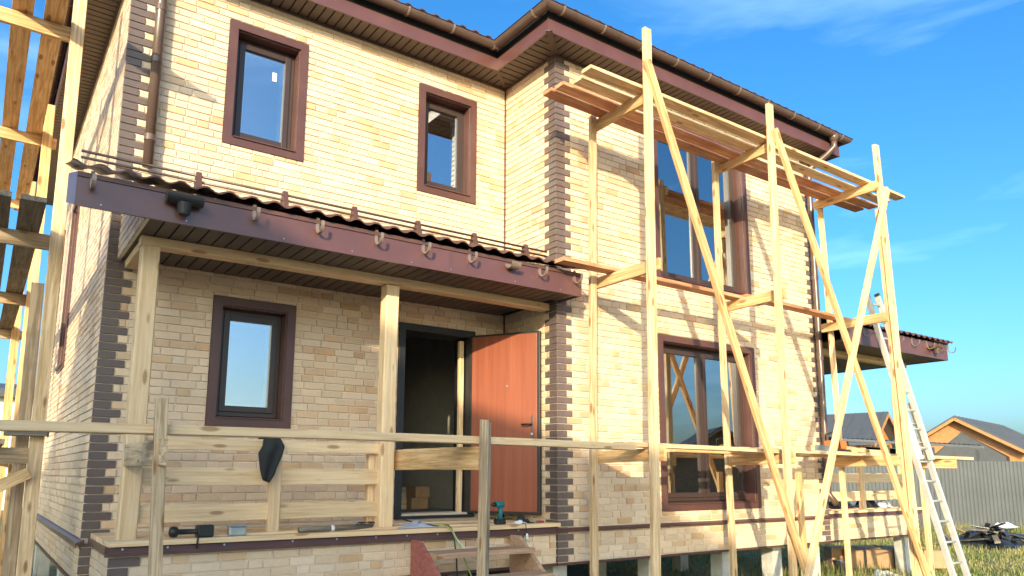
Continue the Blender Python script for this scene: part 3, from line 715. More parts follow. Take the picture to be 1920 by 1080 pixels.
board('porch_beam', 'planed', house, (1.048, 6.805, ZC-.045), (1.048, YR-.02, ZC-.045), .14, .078)
rails = [(1.795, 1.89), (1.505, 1.65), (1.205, 1.35)]
for a, b in rails:
    for q in ((1.12, 2.155), (2.255, 3.198)):
        board('rail_board', 'planed', house, (q[0], 6.75, (a+b)/2), (q[1], 6.75, (a+b)/2), b-a, .04, up=(0, 1, 0))
board('rail_post', 'planed', house, (2.205, 6.73, ZF+.001), (2.205, 6.73, 1.79), .098, .07, up=(0, 1, 0))
board('rail_post', 'planed', house, (3.165, 6.845, ZF+.001), (3.165, 6.845, 1.89), .06, .08, up=(0, 1, 0))
FY = 6.15; CX0, CX1 = .385, 5.275
def canopy(CX0, CX1, FY, yb, ZC, zt, sfx, wallx=None, soffit_y1=None):
    root = MB().box(CX0, CX1, FY, FY+.022, ZC-.012, zt).build('porch_canopy', 'fascia', house)
    # soffit planks along Y
    sb = bx('soffit_backing', 'darkgap', root, sfx+.002, CX1-.022, FY+.024, soffit_y1 or yb, ZC+.009, ZC+.03)
    x = sfx+.004
    while x < CX1-.03:
        y1 = soffit_y1 or yb
        if wallx and x > wallx-.12: y1 = YB-.02
        plank([(x, FY+.024), (min(x+.100, CX1-.024), FY+.024), (min(x+.100, CX1-.024), y1-.003), (x, y1-.003)], ZC, .008, root); x += .114
    return root
CX0 = .43; GX = .945
can = canopy(CX0, CX1+.03, FY, YR, ZC, 3.80, GX, wallx=XB)
TS = .32                      # slope of the canopy roof
TY = 7.05                     # rear end of the roof tail that oversails the gable cheek
def tail(x0, x1, y0, y1, za, zb, nm, mat):
    def zz(y): return (y-FY)*TS
    return MB().hexa([(x0, y0, za+zz(y0)), (x1, y0, za+zz(y0)), (x1, y1, za+zz(y1)), (x0, y1, za+zz(y1))], [(x0, y0, zb+zz(y0)), (x1, y0, zb+zz(y0)), (x1, y1, zb+zz(y1)), (x0, y1, zb+zz(y1))]).build(nm, mat, can)
tail(CX0, CX0+.022, FY+.023, TY, 3.543, 3.80, 'canopy_end_board', 'fascia')
tail(CX0+.0225, GX-.03, FY+.023, TY, 3.60, 3.612, 'tail_soffit', 'soffit')
def cheek_top(y): return 3.79+(y-FY)*TS
pr = [(FY+.03, ZC-.005), (YR-.003, ZC-.005), (YR-.003, cheek_top(YR)), (FY+.03, cheek_top(FY+.03))]
chk = MB().hexa([(GX-.02, a_, b_) for a_, b_ in pr], [(GX, a_, b_) for a_, b_ in pr]).build('gable_cheek', 'mortar', can)
cb = MB()
for i in range(0, 10):
    z0_ = ZC+i*CH; z1_ = z0_+CH-JT; y_ = max(FY+.1, FY+(z1_-3.77)/TS) if z1_ > 3.77 else FY+.1
    while y_ < YR-.06:
        L_ = brr.choice((.212, .165, .118)); e_ = min(y_+L_, YR-.01); c_ = pick(); brick_face(cb, (GX-.02, 0), (0, 1), (-1, 0), y_, e_-JT, z0_, z1_, c_, c_); y_ = e_
tag(cb.build('bricks', 'brick', chk), kind='stuff')
mb = MB(); mb.hexa([(CX1+.01, FY+.023, ZC-.012), (CX1+.03, FY+.023, ZC-.012), (CX1+.03, YB-.015, ZC-.012), (CX1+.01, YB-.015, ZC-.012)], [(CX1+.01, FY+.023, 3.80), (CX1+.03, FY+.023, 3.80), (CX1+.03, YB-.015, 3.80+.37*TS), (CX1+.01, YB-.015, 3.80+.37*TS)])
mb.build('canopy_end_board', 'fascia', can)
bx('canopy_edge_flashing', 'tile', can, CX0, CX1+.03, FY-.012, FY-.001, 3.765, 3.80)
wavy((GX, FY), (CX1-.03, FY), 0, -1, 3.828, 1.46, TS, front=.085, rows=4, parent=can, amp=.017)
wavy((GX-.555, FY), (GX, FY), 0, -1, 3.828, .95, TS, front=.085, rows=3, parent=can, amp=.017)
wavy((CX1-.03, FY), (CX1+.06, FY), 0, -1, 3.828, .44, TS, front=.085, rows=1, parent=can, amp=.017, pitch=.185)
bx('canopy_rafter', 'darkgap', can, CX0+.03, CX1, FY+.03, FY+.06, 3.6, 3.81)
for x in (1.95, 3.6): bx('fascia_joint', 'fascia', can, x, x+.05, FY-.0025, FY-.0005, ZC-.012, 3.764)
for x in (.6, 1.2, 1.98, 2.6, 3.2, 3.63, 4.4, 5.0): MB().tube([(x, FY-.001, 3.575), (x, FY-.005, 3.575)], .006, 8).build('screw_head', 'steel', can)
# snow guard: two pipes on feet
sg_y, sg_z = 6.55, 4.065
for dz in (0, .052): MB().tube([(.47, sg_y, sg_z+dz), (5.13, sg_y, sg_z+dz)], .0115, 10).build('snow_guard_pipe', 'hook' if False else 'gutter', can, smooth=True)
for x in (1.35, 2.1, 2.78, 3.47, 4.15, 4.83):
    mb = MB(); zz = 3.85+(sg_y-6.065)*TS-.03
    for q in (-.003,):
        pr = [(sg_y-.07, zz-.02), (sg_y+.09, zz+.02), (sg_y+.02, sg_z+.085), (sg_y-.012, sg_z+.085)]
        mb.hexa([(x-.022, a, b) for a, b in pr], [(x+.022, a, b) for a, b in pr])
    mb.build('snow_guard_bracket', 'tile', can)
def hookshape(x, y, z, r=.062, w=.014, parent=can, nm='gutter_hook', mat='hook'):
    mb = MB(); pts = [(y-.006, z+.09), (y-.006, z)]
    for k in range(1, 11):
        a = math.pi*k/10; pts.append((y-.006-r+r*math.cos(a), z-r*math.sin(a)))
    pts.append((y-.006-2*r, z+.03)); vs = []; fs = []; t = .004
    for i, (a, b) in enumerate(pts):
        p = Vector((0, *pts[max(0, i-1)])); q = Vector((0, *pts[min(len(pts)-1, i+1)])); d = (q-p).normalized(); nn_ = Vector((0, d.z, -d.y))*t
        vs += [(x-w, a-nn_.y, b-nn_.z), (x+w, a-nn_.y, b-nn_.z), (x+w, a+nn_.y, b+nn_.z), (x-w, a+nn_.y, b+nn_.z)]
    for i in range(len(pts)-1):
        for k in range(4): fs.append((i*4+k, i*4+(k+1) % 4, (i+1)*4+(k+1) % 4, (i+1)*4+k))
    fs += [(3, 2, 1, 0), tuple(len(vs)-4+k for k in range(4))]
    mb.add(vs, fs); return mb.build(nm, mat, parent)
for x in (.53, 1.72, 2.27, 2.83, 3.32, 3.84, 4.72, 5.2): hookshape(x, FY, 3.73)
def outlet(x0, x1, y, z, parent, mat='black'):
    mb = MB(); r = .062; K = 10; c = y-.07; xs = (x0, x1); vs = []; 
    for x in xs:
        for k in range(K+1): vs.append((x, c-r*math.cos(math.pi*k/K), z-r*math.sin(math.pi*k/K)))
    n = K+1; mb.add(vs, [(k, k+1, n+k+1, n+k) for k in range(K)]+[tuple(range(n)), tuple(range(n, 2*n))])
    mb.tube([((x0+x1)/2, c, z-.05), ((x0+x1)/2, c, z-.1), ((x0+x1)/2, c, z-.14)], [.06, .05, .042], 14)
    return mb.build('gutter_outlet', mat, parent)
outlet(1.03, 1.3, FY, 3.74, can)
mb = MB(); c = FY-.07; vs = []; K = 10
for x in (4.27, 4.39):
    for k in range(K+1): vs.append((x, c-.064*math.cos(math.pi*k/K), 3.745-.064*math.sin(math.pi*k/K)))
mb.add(vs, [(k, k+1, K+2+k, K+1+k) for k in range(K)]); mb.build('gutter_connector', 'hook', can, smooth=True)

# ------------------------------------------------------------------ side terrace on the right
ter = bx('terrace_floor', 'planed', house, XR+.01, RX1+.03, YB-.05, YB+.095, ZF-.042, ZF, bevel=.004)
for k in range(8): board('floor_board', 'planed', ter, (XR+.02, YB+.165+k*.134, ZF-.0225), (RX1+.03, YB+.165+k*.134, ZF-.0225), .128, .04)
mb = MB(); mb.hexa([(XR+.03, YB-.036, .995), (RX1+.045, YB-.036, .995), (RX1+.045, YB+.02, .999), (XR+.03, YB+.02, .999)], [(XR+.03, YB-.018, 1.046), (RX1+.045, YB-.018, 1.046), (RX1+.045, YB+.02, 1.046), (XR+.03, YB+.02, 1.046)])
mb.build('drip_trim', 'trim', house)
RZC = 3.60; RCX1 = 13.66
rcan = canopy(XR+.02, RCX1, FY, 9.6, RZC, 3.86, XR+.04, soffit_y1=9.6)
mb = MB(); mb.box(RCX1-.022, RCX1, FY+.023, 9.6, RZC-.012, 3.86); mb.build('canopy_end_board', 'fascia', rcan)
wavy((XR+.02, FY), (RCX1+.05, FY), 0, -1, 3.885, 1.5, .26, front=.085, rows=4, parent=rcan, amp=.019, mit1=1.0)
wavy((RCX1, FY-.03), (RCX1, 9.6), 1, 0, 3.885, 1.5, .26, front=.085, rows=3, parent=rcan, amp=.019, mit0=1.0)
for x in (11.0, 11.45, 11.95, 12.45, 12.95, 13.38): hookshape(x, FY, 3.78, parent=rcan)
hookshape(13.68, FY-.0, 3.78, parent=rcan)
outlet(13.02, 13.25, FY, 3.79, rcan, 'gutter')
board('porch_beam', 'planed', house, (XR+.03, 6.76, RZC-.06), (13.3, 6.76, RZC-.06), .14, .1)
board('porch_post', 'planed', house, (12.98, 6.73, ZF+.001), (12.98, 6.73, RZC-.113), .14, .14, up=(0, 1, 0))
for a, b in ((1.80, 1.9), (1.5, 1.645), (1.22, 1.365)):
    for q in ((10.44, 11.6), (11.7, 12.9)): board('rail_board', 'planed', house, (q[0], 6.75, (a+b)/2), (q[1], 6.75, (a+b)/2), b-a, .04, up=(0, 1, 0))
board('rail_post', 'planed', house, (11.65, 6.73, ZF+.001), (11.65, 6.73, 1.79), .098, .07, up=(0, 1, 0))

# ------------------------------------------------------------------ porch steps
st = thing('porch_steps', (4.0, 6.0, 0), 'unfinished wooden steps with red painted left stringer below the entrance', 'steps')
for x, m_ in ((3.475, 'redpaint'), (4.615, 'tread')):
    mb = MB(); pr = [(6.50, .99), (6.50, .63), (5.42, -.02), (5.08, -.02), (5.08, .02), (6.36, .99)]
    w_ = .045; mb.hexa([(x-w_/2, a, b) for a, b in pr], [(x+w_/2, a, b) for a, b in pr]); mb.build('stringer', m_, st)
for (y, z) in ((6.2, .87), (5.9, .66), (5.6, .44), (5.32, .22)):
    board('tread', 'tread', st, (3.5, y, z), (4.592, y, z), .28, .05)

# ------------------------------------------------------------------ scaffold in front of the bay
S1 = thing('bay_scaffold', (7.9, 5.8, 0), 'tall pine board scaffold with diagonal braces and four board top deck before the bay', 'scaffold')
YO, YI = 5.30, 6.20
def post(name, mat, par, top, bot, w=.1, t=.05, rot=0): return board(name, mat, par, bot, top, w, t, up=(0, 1, 0), twist=rot)
post('post', 'pine', S1, (5.545, YO, 6.40), (5.455, YO, 0))
post('post', 'pine', S1, (7.685, YO, 6.18), (7.66, YO, 0))
post('post', 'pine', S1, (10.16, YO, 6.30), (10.44, YO, 0), .11)
board('post', 'pine', S1, (10.44, YO+.052, 0), (10.19, YO+.052, 5.35), .1, .045, up=(0, 1, 0))
post('post', 'pine', S1, (5.55, YI, 5.80), (5.475, YI, 0), .085)
post('post', 'pine', S1, (7.715, YI, 5.80), (7.76, YI, 0), .085)
post('post', 'pine', S1, (10.12, YI, 5.76), (10.26, YI, 0), .085)
for k, (x, xi) in enumerate(((5.595, 5.61), (7.74, 7.78), (10.10, 10.07))):
    s = .0
    for z, hgt in ((5.655, .135), (3.755, .125), (1.795, .13)):
        m_ = 'pine2'
        board('ledger', m_, S1, (xi, YI+.06, z-.0), (x+(.02 if k < 2 else -.03), YO-.03, z+.012), hgt, .042, up=(x-xi+1, 0, 0))
for i, (y, x0, x1, m_) in enumerate(((5.44, 4.79, 11.02, 'pine'), (5.66, 4.86, 11.0, 'pine'), (5.87, 4.78, 11.05, 'red'), (6.06, 4.76, 10.98, 'red'))):
    board('deck_board', m_, S1, (x0, y, 5.748+.004*i), (x1, y, 5.738-.004*i), .148, .04)
board('deck_board', 'red', S1, (4.86, 6.0, 3.85), (8.3, 6.0, 3.842), .16, .042); board('deck_board', 'red', S1, (7.9, 6.0, 3.885), (10.45, 6.0, 3.848), .16, .042)
YBR = YO-.05
board('brace', 'pine2', S1, (5.48, YBR, 6.0), (7.92, YBR-.02, .25), .095, .045, up=(0, 1, 0))
board('brace', 'pine2', S1, (7.69, YBR, 5.84), (10.6, YBR-.02, .1), .095, .045, up=(0, 1, 0))
board('brace', 'pine', S1, (10.30, YBR, 5.66), (7.55, YBR-.08, .1), .095, .045, up=(0, 1, 0))

# ------------------------------------------------------------------ low walkway in front of the porch
S2 = thing('low_walkway', (2.2, 5.5, 0), 'long narrow board carried on two weathered short posts across the porch front', 'scaffold')
YW = 5.37
board('walk_board', 'planed', S2, (-1.2, YW+.05, 1.862), (5.29, YW+.05, 1.875), .15, .062)
post('short_post', 'old', S2, (.965, YW-.09, 2.085), (1.04, YW-.09, 0), .075, .05)
post('short_post', 'old', S2, (3.465, YW-.09, 2.06), (3.43, YW-.09, 0), .062, .045)
board('short_post', 'dirty', S2, (3.482, YW-.085, 0), (3.512, YW-.085, 2.03), .03, .04, up=(0, 1, 0))
board('ledger', 'old', S2, (1.0, PY0-.002, 1.74), (.99, YW-.14, 1.735), .17, .045, up=(1, 0, 0))
board('ledger', 'pine2', S2, (3.40, PY0+.1, 1.74), (3.45, YW-.06, 1.735), .195, .045, up=(1, 0, 0))
S3 = thing('bay_walkway', (9, 5.6, 0), 'low pine walkway boards running past the bay to the right hand post', 'scaffold')
board('walk_board', 'pine', S3, (5.22, 5.52, 1.905), (8.0, 5.52, 1.88), .15, .045)
board('walk_board', 'pine', S3, (7.3, 5.72, 1.91), (13.1, 5.72, 1.885), .15, .045); board('walk_board', 'pine2', S3, (6.4, 5.94, 1.885), (12.4, 5.94, 1.885), .15, .045)
board('ledger', 'pine2', S3, (12.1, 6.3, 1.79), (12.16, 5.5, 1.79), .13, .045, up=(1, 0, 0))
post('end_post', 'pine', S3, (12.15, 6.02, 1.86), (12.2, 6.02, 0), .1, .06)
board('prop', 'pine2', S3, (8.95, 6.04, 1.66), (9.0, 6.04, 0), .09, .05, up=(0, 1, 0))

# ------------------------------------------------------------------ scaffold along the left wall
S4 = thing('side_scaffold', (0, 9.5, 0), 'two level pine scaffold standing along the left side wall', 'scaffold')
KS = 1.14
def sp(x, y, z): return (x*KS, y*KS, 1.6+(z-1.6)*KS)
for (x, y, zt, m_) in ((.375, 6.9, 5.9, 'pine'), (.335, 9.46, 5.68, 'pine2'), (.31, 12.0, 5.6, 'pine2'), (-.62, 6.9, 5.9, 'pine'), (-.62, 9.46, 5.8, 'pine'), (-.6, 12.0, 5.7, 'pine')):
    X, Y, Z = sp(x, y, zt); post('post', m_, S4, (X, Y, Z), (X+(.03 if x > 0 else 0), Y, 0), .11, .06)
board('post', 'old', S4, (.345, 7.93, 0), (.335, 7.93, 3.3), .1, .05, up=(0, 1, 0))
for y in (6.9, 9.46, 12.0):
    for z in (5.27, 3.45, 1.74):
        board('ledger', 'pine2' if z > 5 else 'old', S4, sp(-.75, y+.055, z), sp(.43, y+.055, z-.01), .14, .045, up=(0, 1, 0))
for (x, m_) in ((-.02, 'pine2'), (.20, 'pine2')):
    board('deck_board', m_, S4, sp(x, 5.35, 5.355), sp(x+.015, 12.6, 5.352), .17, .04)
for (x, m_) in ((-.03, 'dirty'), (.18, 'dirty')):
    board('deck_board', m_, S4, sp(x, 6.16, 3.536), sp(x+.02, 12.4, 3.533), .18, .042)
board('deck_board', 'old', S4, sp(.1, 6.5, 1.822), sp(.12, 12.4, 1.822), .18, .042)
board('brace', 'pine2', S4, sp(-.7, 6.84, 1.0), sp(.36, 6.835, 1.6), .1, .04, up=(0, 1, 0))
board('offcut', 'dirty', S4, sp(.18, 6.86, 1.90), sp(.46, 6.80, 1.90), .11, .05)

# ------------------------------------------------------------------ aluminium ladder
lad = thing('ladder', (11, 5, 0), 'aluminium extension ladder leaning on the right side canopy', 'ladder')
def lp(x, t, off=0): # t 0..1 foot to head
    a = Vector((x, 4.98, 0)); b = Vector((x, 6.02, 4.32)); n = Vector((0, -4.32, 1.04)).normalized(); return a.lerp(b, t)+n*off
for (x0, x1, t0, t1, off) in ((10.80, 11.19, 0, .62, 0.0), (10.84, 11.15, .42, 1.0, .055)):
    for x in (x0, x1): board('rail', 'alu', lad, lp(x, t0, off), lp(x, t1, off), .045, .08, up=(0, -1, .24))
    n = int((t1-t0)*4.44/.28)
    for k in range(n): 
        t = t0+.04+k*.28/4.44
        if t < t1-.01: MB().tube([lp(x0, t, off), lp(x1, t, off)], .015, 8).build('rung', 'alu', lad, smooth=True)
for x in (10.84, 11.15): board('end_cap', 'rubber', lad, lp(x, .992, .055), lp(x, 1.012, .055), .032, .075, up=(0, -1, .24))

# ------------------------------------------------------------------ loose things on the porch
def lathe(mb, c, prof, n=16, axis='z'):
    vs = []; 
    for r, h in prof:
        for k in range(n):
            a = 2*math.pi*k/n
            vs.append((c[0]+r*math.cos(a), c[1]+r*math.sin(a), c[2]+h) if axis == 'z' else (c[0]+h, c[1]+r*math.cos(a), c[2]+r*math.sin(a)))
    fs = [(i*n+k, i*n+(k+1) % n, (i+1)*n+(k+1) % n, (i+1)*n+k) for i in range(len(prof)-1) for k in range(n)]
    fs += [tuple(reversed(range(n))), tuple((len(prof)-1)*n+k for k in range(n))]
    return mb.add(vs, fs)
dr = thing('cordless_drill', (4.55, 6.62, ZF), 'teal cordless drill standing on its battery at the terrace edge', 'drill')
c = (4.55, 6.62)
bx('battery', 'black', dr, c[0]-.055, c[0]+.055, c[1]-.04, c[1]+.04, ZF, ZF+.055, bevel=.008)
MB().tube([(c[0], c[1], ZF+.05), (c[0]+.012, c[1], ZF+.12), (c[0]+.004, c[1], ZF+.18)], [.03, .022, .026], 12).build('grip', 'teal', dr, smooth=True)
lathe(MB(), (c[0]+.05, c[1], ZF+.205), [(.02, 0), (.034, -.01), (.036, -.06), (.034, -.1), (.028, -.105)], axis='x').build('motor_housing', 'teal', dr, smooth=True)
lathe(MB(), (c[0]-.055, c[1], ZF+.205), [(.024, 0), (.022, -.03), (.012, -.05), (.004, -.052), (.004, -.11)], axis='x').build('chuck', 'black', dr, smooth=True)
bl = thing('black_handheld_tool', (1.5, 6.56, ZF), 'black handheld tool with dumbbell shape lying on the terrace edge', 'tool')
lathe(MB(), (1.33, 6.57, ZF+.05), [(.02, 0), (.04, .01), (.045, .035), (.04, .06), (.022, .07), (.02, .2), (.03, .21)], axis='x').build('handle', 'black', bl, smooth=True)
bx('head', 'black', bl, 1.535, 1.665, 6.52, 6.62, ZF+.001, ZF+.10, bevel=.014)
MB().tube([(1.535, 6.53, ZF+.03), (1.535, 6.49, ZF+.01), (1.53, 6.488, ZF-.08)], .008, 8).build('strap', 'black', bl, smooth=True)
tn = thing('tin_box', (1.86, 6.6, ZF), 'small dented silver tin on the terrace floor beside the rail post', 'tin')
bx('can', 'steel', tn, 1.79, 1.93, 6.55, 6.63, ZF+.001, ZF+.075, bevel=.012); bx('lid', 'steel', tn, 1.785, 1.935, 6.545, 6.635, ZF+.0755, ZF+.09, bevel=.006)
tb = thing('dirty_pipe', (2.7, 6.62, ZF), 'dirty brown pipe with a white band lying under the railing', 'pipe')
MB().tube([(2.4, 6.6, ZF+.028), (3.12, 6.66, ZF+.03)], .026, 12).build('tube', 'dirty', tb, smooth=True); MB().tube([(2.70, 6.625, ZF+.0285), (2.73, 6.6275, ZF+.0285)], .0285, 12).build('band', 'white', tb, smooth=True)
sg = thing('sunglasses', (3.05, 6.6, ZF), 'dark sunglasses lying by the foot of the middle porch post', 'glasses')
for x in (2.99, 3.08): lathe(MB(), (x, 6.6, ZF+.07), [(.005, -.01), (.038, -.004), (.040, 0), (.03, .008)], 14, 'z').build('lens', 'black', sg, smooth=True)
MB().tube([(2.95, 6.6, ZF+.066), (2.95, 6.68, ZF+.004)], .004, 6).build('temple', 'black', sg); MB().tube([(3.12, 6.6, ZF+.066), (3.12, 6.68, ZF+.004)], .004, 6).build('temple', 'black', sg); MB().tube([(3.02, 6.598, ZF+.07), (3.05, 6.598, ZF+.072)], .004, 6).build('bridge', 'black', sg)
def crumple(name, mat, c, sx, sy, sz, seed, label, cat, n=14, group=None):
    rr = random.Random(seed); vs = []; fs = []
    ph = [rr.uniform(0, 6.3) for _ in range(8)]
    for j in range(n+1):
        for i in range(n+1):
            u, v = i/n*2-1, j/n*2-1; e = max(0, (1-abs(u)**2.4)*(1-abs(v)**2.4))
            h = e*(.55+.25*math.sin(4*u+ph[0]+2*v)+.2*math.sin(7*v+ph[1])+.16*math.sin(9*u-5*v+ph[2]))+rr.uniform(-.02, .02)*e
            vs.append((c[0]+sx*(u+.12*math.sin(3*v+ph[3])), c[1]+sy*(v+.12*math.sin(3*u+ph[4])), c[2]+.003+sz*max(0, h)))
    m = n+1
    fs = [(j*m+i, j*m+i+1, (j+1)*m+i+1, (j+1)*m+i) for j in range(n) for i in range(n)]
    o = MB().add(vs, fs).build(name, mat, None, smooth=True)
    sd = o.modifiers.new('solid', 'SOLIDIFY'); sd.thickness = .006; sd.offset = 1
    return tag(o, label, cat, group)
crumple('rag', 'rag', (3.60, 6.70, ZF), .22, .12, .055, 4, 'pale blue grey rag lying beside the middle porch post', 'rag')
crumple('tool_scraps', 'black', (4.86, 6.63, ZF), .1, .06, .09, 9, 'dark tangle of small fittings beside the drill', 'scraps')
crumple('paper_scrap', 'white', (4.78, 6.58, ZF), .07, .04, .04, 12, 'crumpled white paper scrap beside the drill', 'scrap')
bx_ = thing('red_screwdriver', (5.08, 6.6, ZF), 'small red handled screwdriver near the bay corner', 'screwdriver')
MB().tube([(5.02, 6.6, ZF+.013), (5.12, 6.61, ZF+.013)], .012, 8).build('handle', 'redp', bx_, smooth=True); MB().tube([(4.92, 6.59, ZF+.012), (5.02, 6.6, ZF+.012)], .004, 6).build('shaft', 'steel', bx_)
def cable(name, mat, pts, r, label, cat, group=None):
    P = [Vector(p) for p in pts]; out = []
    for i in range(len(P)-1):
        p0, p1, p2, p3 = P[max(0, i-1)], P[i], P[i+1], P[min(len(P)-1, i+2)]
        for k in range(8):
            t = k/8; out.append(.5*((2*p1)+(p2-p0)*t+(2*p0-5*p1+4*p2-p3)*t*t+(3*p1-p0-3*p2+p3)*t**3))
    out.append(P[-1]); return tag(MB().tube(out, r, 8).build(name, mat, None, smooth=True), label, cat, group)
cable('power_cable', 'green', [(3.5, 6.75, ZF+.01), (3.72, 6.62, ZF+.02), (3.84, 6.48, ZF+.012), (3.88, 6.38, .98), (3.92, 6.1, .6), (4.05, 5.8, .15), (4.1, 5.5, .01)], .007, 'yellow green cable hanging from the terrace edge over the steps', 'cable')
cable('white_cable', 'whitecable', [(3.55, 6.7, ZF+.01), (3.76, 6.6, ZF+.018), (3.86, 6.48, ZF+.01), (3.92, 6.38, .95), (4.1, 6.05, .62), (4.4, 5.7, .2), (4.5, 5.4, .01)], .006, 'white cable slung from the terrace edge behind the short post', 'cable')
cable('black_cable', 'black', [(3.45, 6.85, ZF+.1), (3.56, 6.75, ZF+.06), (3.74, 6.6, ZF+.02), (3.86, 6.47, ZF+.01), (3.87, 6.38, .9), (3.79, 6.2, .6), (3.75, 6.1, .2), (3.7, 6.0, .01)], .007, 'thin black cable dropping from the terrace edge past the red stringer', 'cable')
pl = thing('hanging_plug', (4.78, 6.46, .95), 'small white plug hanging on a cord below the terrace edge', 'plug')
MB().tube([(4.78, 6.58, ZF+.01), (4.785, 6.485, ZF+.008), (4.79, 6.465, 1.0)], .004, 6).build('cord', 'black', pl, smooth=True); MB().tube([(4.79, 6.465, 1.0), (4.79, 6.465, .97), (4.792, 6.465, .92)], [.008, .016, .014], 10).build('plug_body', 'white', pl, smooth=True)
# black cloth on the railing
def cloth():
    mb = MB(); n = 10; vs = []; fs = []
    outl = [(2.05, 2.21, 1.90), (2.04, 2.235, 1.84), (2.01, 2.22, 1.78), (2.02, 2.195, 1.71), (2.03, 2.17, 1.65), (2.045, 2.15, 1.59), (2.06, 2.11, 1.545)]
    for j, (a, b, z) in enumerate(outl):
        for i in range(n+1):
            t = i/n; vs.append((a+(b-a)*t, 6.60+.012*math.sin(9*t+j*.6)+.02*(j == 0), z-(.02*t if j == len(outl)-1 else 0)))
    top_ = [(v[0], 6.78, 1.905) for v in vs[:n+1]]; vs = [*top_, *[(v[0], 6.68, 1.915) for v in vs[:n+1]], *vs]
    m = n+1
    for j in range(len(outl)+1):
        for i in range(n): fs.append((j*m+i, j*m+i+1, (j+1)*m+i+1, (j+1)*m+i))
    o = mb.add(vs, fs).build('black_cloth', 'cloth', None, smooth=True); sd = o.modifiers.new('solid', 'SOLIDIFY'); sd.thickness = .006
    tag(o, 'black cloth draped over the porch railing below the ground floor window', 'cloth')
cloth()
# things inside the doorway
for k, (x, y, z, w_, m_) in enumerate(((4.75, 9.4, 1.132, .2, 'old'), (5.08, 9.45, 1.132, .26, 'carton'), (4.72, 9.4, 1.284, .24, 'old'), (5.12, 9.45, 1.284, .22, 'carton'))):
    t_ = thing('timber_block', (x, y, z), ['pale block low on the left of the stack inside the doorway', 'brown block low on the right of the stack inside the doorway', 'pale block on top left of the stack inside the doorway', 'brown block on top right of the stack inside the doorway'][k], 'block', 'blocks stacked inside the doorway')
    bx('block_body', m_, t_, x-w_/2, x+w_/2, y-.12, y+.12, z, z+.15, bevel=.006)

# ------------------------------------------------------------------ things on the right
sw = thing('chainsaw', (9.05, 5.85, 1.91), 'orange and black chainsaw resting on the walkway by the bay corner', 'chainsaw')
z0 = 1.912
bx('engine', 'orange', sw, 9.35, 9.62, 5.72, 5.9, z0+.045, z0+.16, bevel=.02); bx('base', 'black', sw, 9.33, 9.66, 5.7, 5.92, z0, z0+.044, bevel=.01)
MB().tube([(9.38, 5.68, z0+.05), (9.36, 5.68, z0+.24), (9.40, 5.8, z0+.27), (9.44, 5.92, z0+.24), (9.46, 5.93, z0+.05)], .011, 8).build('front_handle', 'black', sw, smooth=True)
MB().tube([(9.62, 5.81, z0+.14), (9.78, 5.81, z0+.15), (9.82, 5.81, z0+.06), (9.64, 5.81, z0+.03)], .014, 8).build('rear_handle', 'black', sw, smooth=True)
bx('guide_bar', 'steel', sw, 8.95, 9.34, 5.765, 5.772, z0+.02, z0+.09)
for k, (a, b) in enumerate((((9.55, 5.78, 1.98), (10.3, 5.9, 1.97)), ((9.2, 5.94, 1.985), (9.9, 5.98, 1.985)), ((9.7, 5.66, 1.945), (10.6, 5.74, 1.94)))):
    o = board('wood_offcut', 'pine', None, a, b, .1, .05); tag(o, ['short pine offcut lying across the walkway boards beside the chainsaw', 'pine offcut on the rear walkway board nearest the wall', 'longest pine offcut at the outer edge of the walkway'][k], 'offcut', 'offcuts on the walkway')
crumple('black_bag', 'film', (11.3, 6.95, ZF), .25, .15, .22, 21, 'black bag on the side terrace left of its rail post', 'bag'); crumple('black_bag', 'film', (12.1, 6.95, ZF), .22, .15, .26, 22, 'black bag on the side terrace right of its rail post', 'bag')
crumple('white_bag', 'white', (12.5, 6.9, ZF), .18, .12, .15, 23, 'small white bag on the side terrace floor near the ladder', 'bag')
bd = thing('carton_bundle', (12.6, 7.1, 0), 'long brown wrapped bundle lying on the grass below the side terrace', 'bundle')
for k in range(2):
    a = Vector((12.35, 7.85-.34*k, .2)); b = Vector((13.75, 6.95-.34*k, .2)); board('carton', 'carton', bd, a, b, .32, .36-.05*k)
for t_ in (.2, .5, .8):
    c_ = Vector((12.35, 7.68, .2)).lerp(Vector((13.75, 6.78, .2)), t_); u_ = Vector((.54, .84, 0)).normalized()
    board('strap', 'black', bd, c_-u_*.37+Vector((0, 0, .195)), c_+u_*.37+Vector((0, 0, .195)), .03, .006); board('strap', 'black', bd, c_-u_*.36+Vector((0, 0, -.18)), c_-u_*.36+Vector((0, 0, .19)), .03, .006, up=(u_.x, u_.y, 0))
crumple('white_sheet', 'white', (11.75, 6.55, 0), .5, .22, .16, 31, 'white plastic sheet crumpled on the ground below the side terrace', 'sheet')
bk2 = thing('black_bucket', (11.1, 6.55, 0), 'black plastic bucket on the ground behind the scaffold leg', 'bucket')
mb = MB(); lathe(mb, (11.15, 6.85, .02), [(.10, 0), (.13, .27), (.137, .27), (.137, .29), (.12, .29), (.095, .02)]); mb.build('bucket_body', 'black', bk2, smooth=False)
MB().tube([(11.15-.13*math.cos(a), 6.85, .3-.11*math.sin(a)) for a in [math.pi*k/10 for k in range(11)]], .004, 6).build('bail', 'steel', bk2)
crumple('blue_tub', 'blue', (.1, 8.3, 0), .35, .35, .45, 41, 'pale blue plastic heap on the ground behind the side scaffold', 'heap')
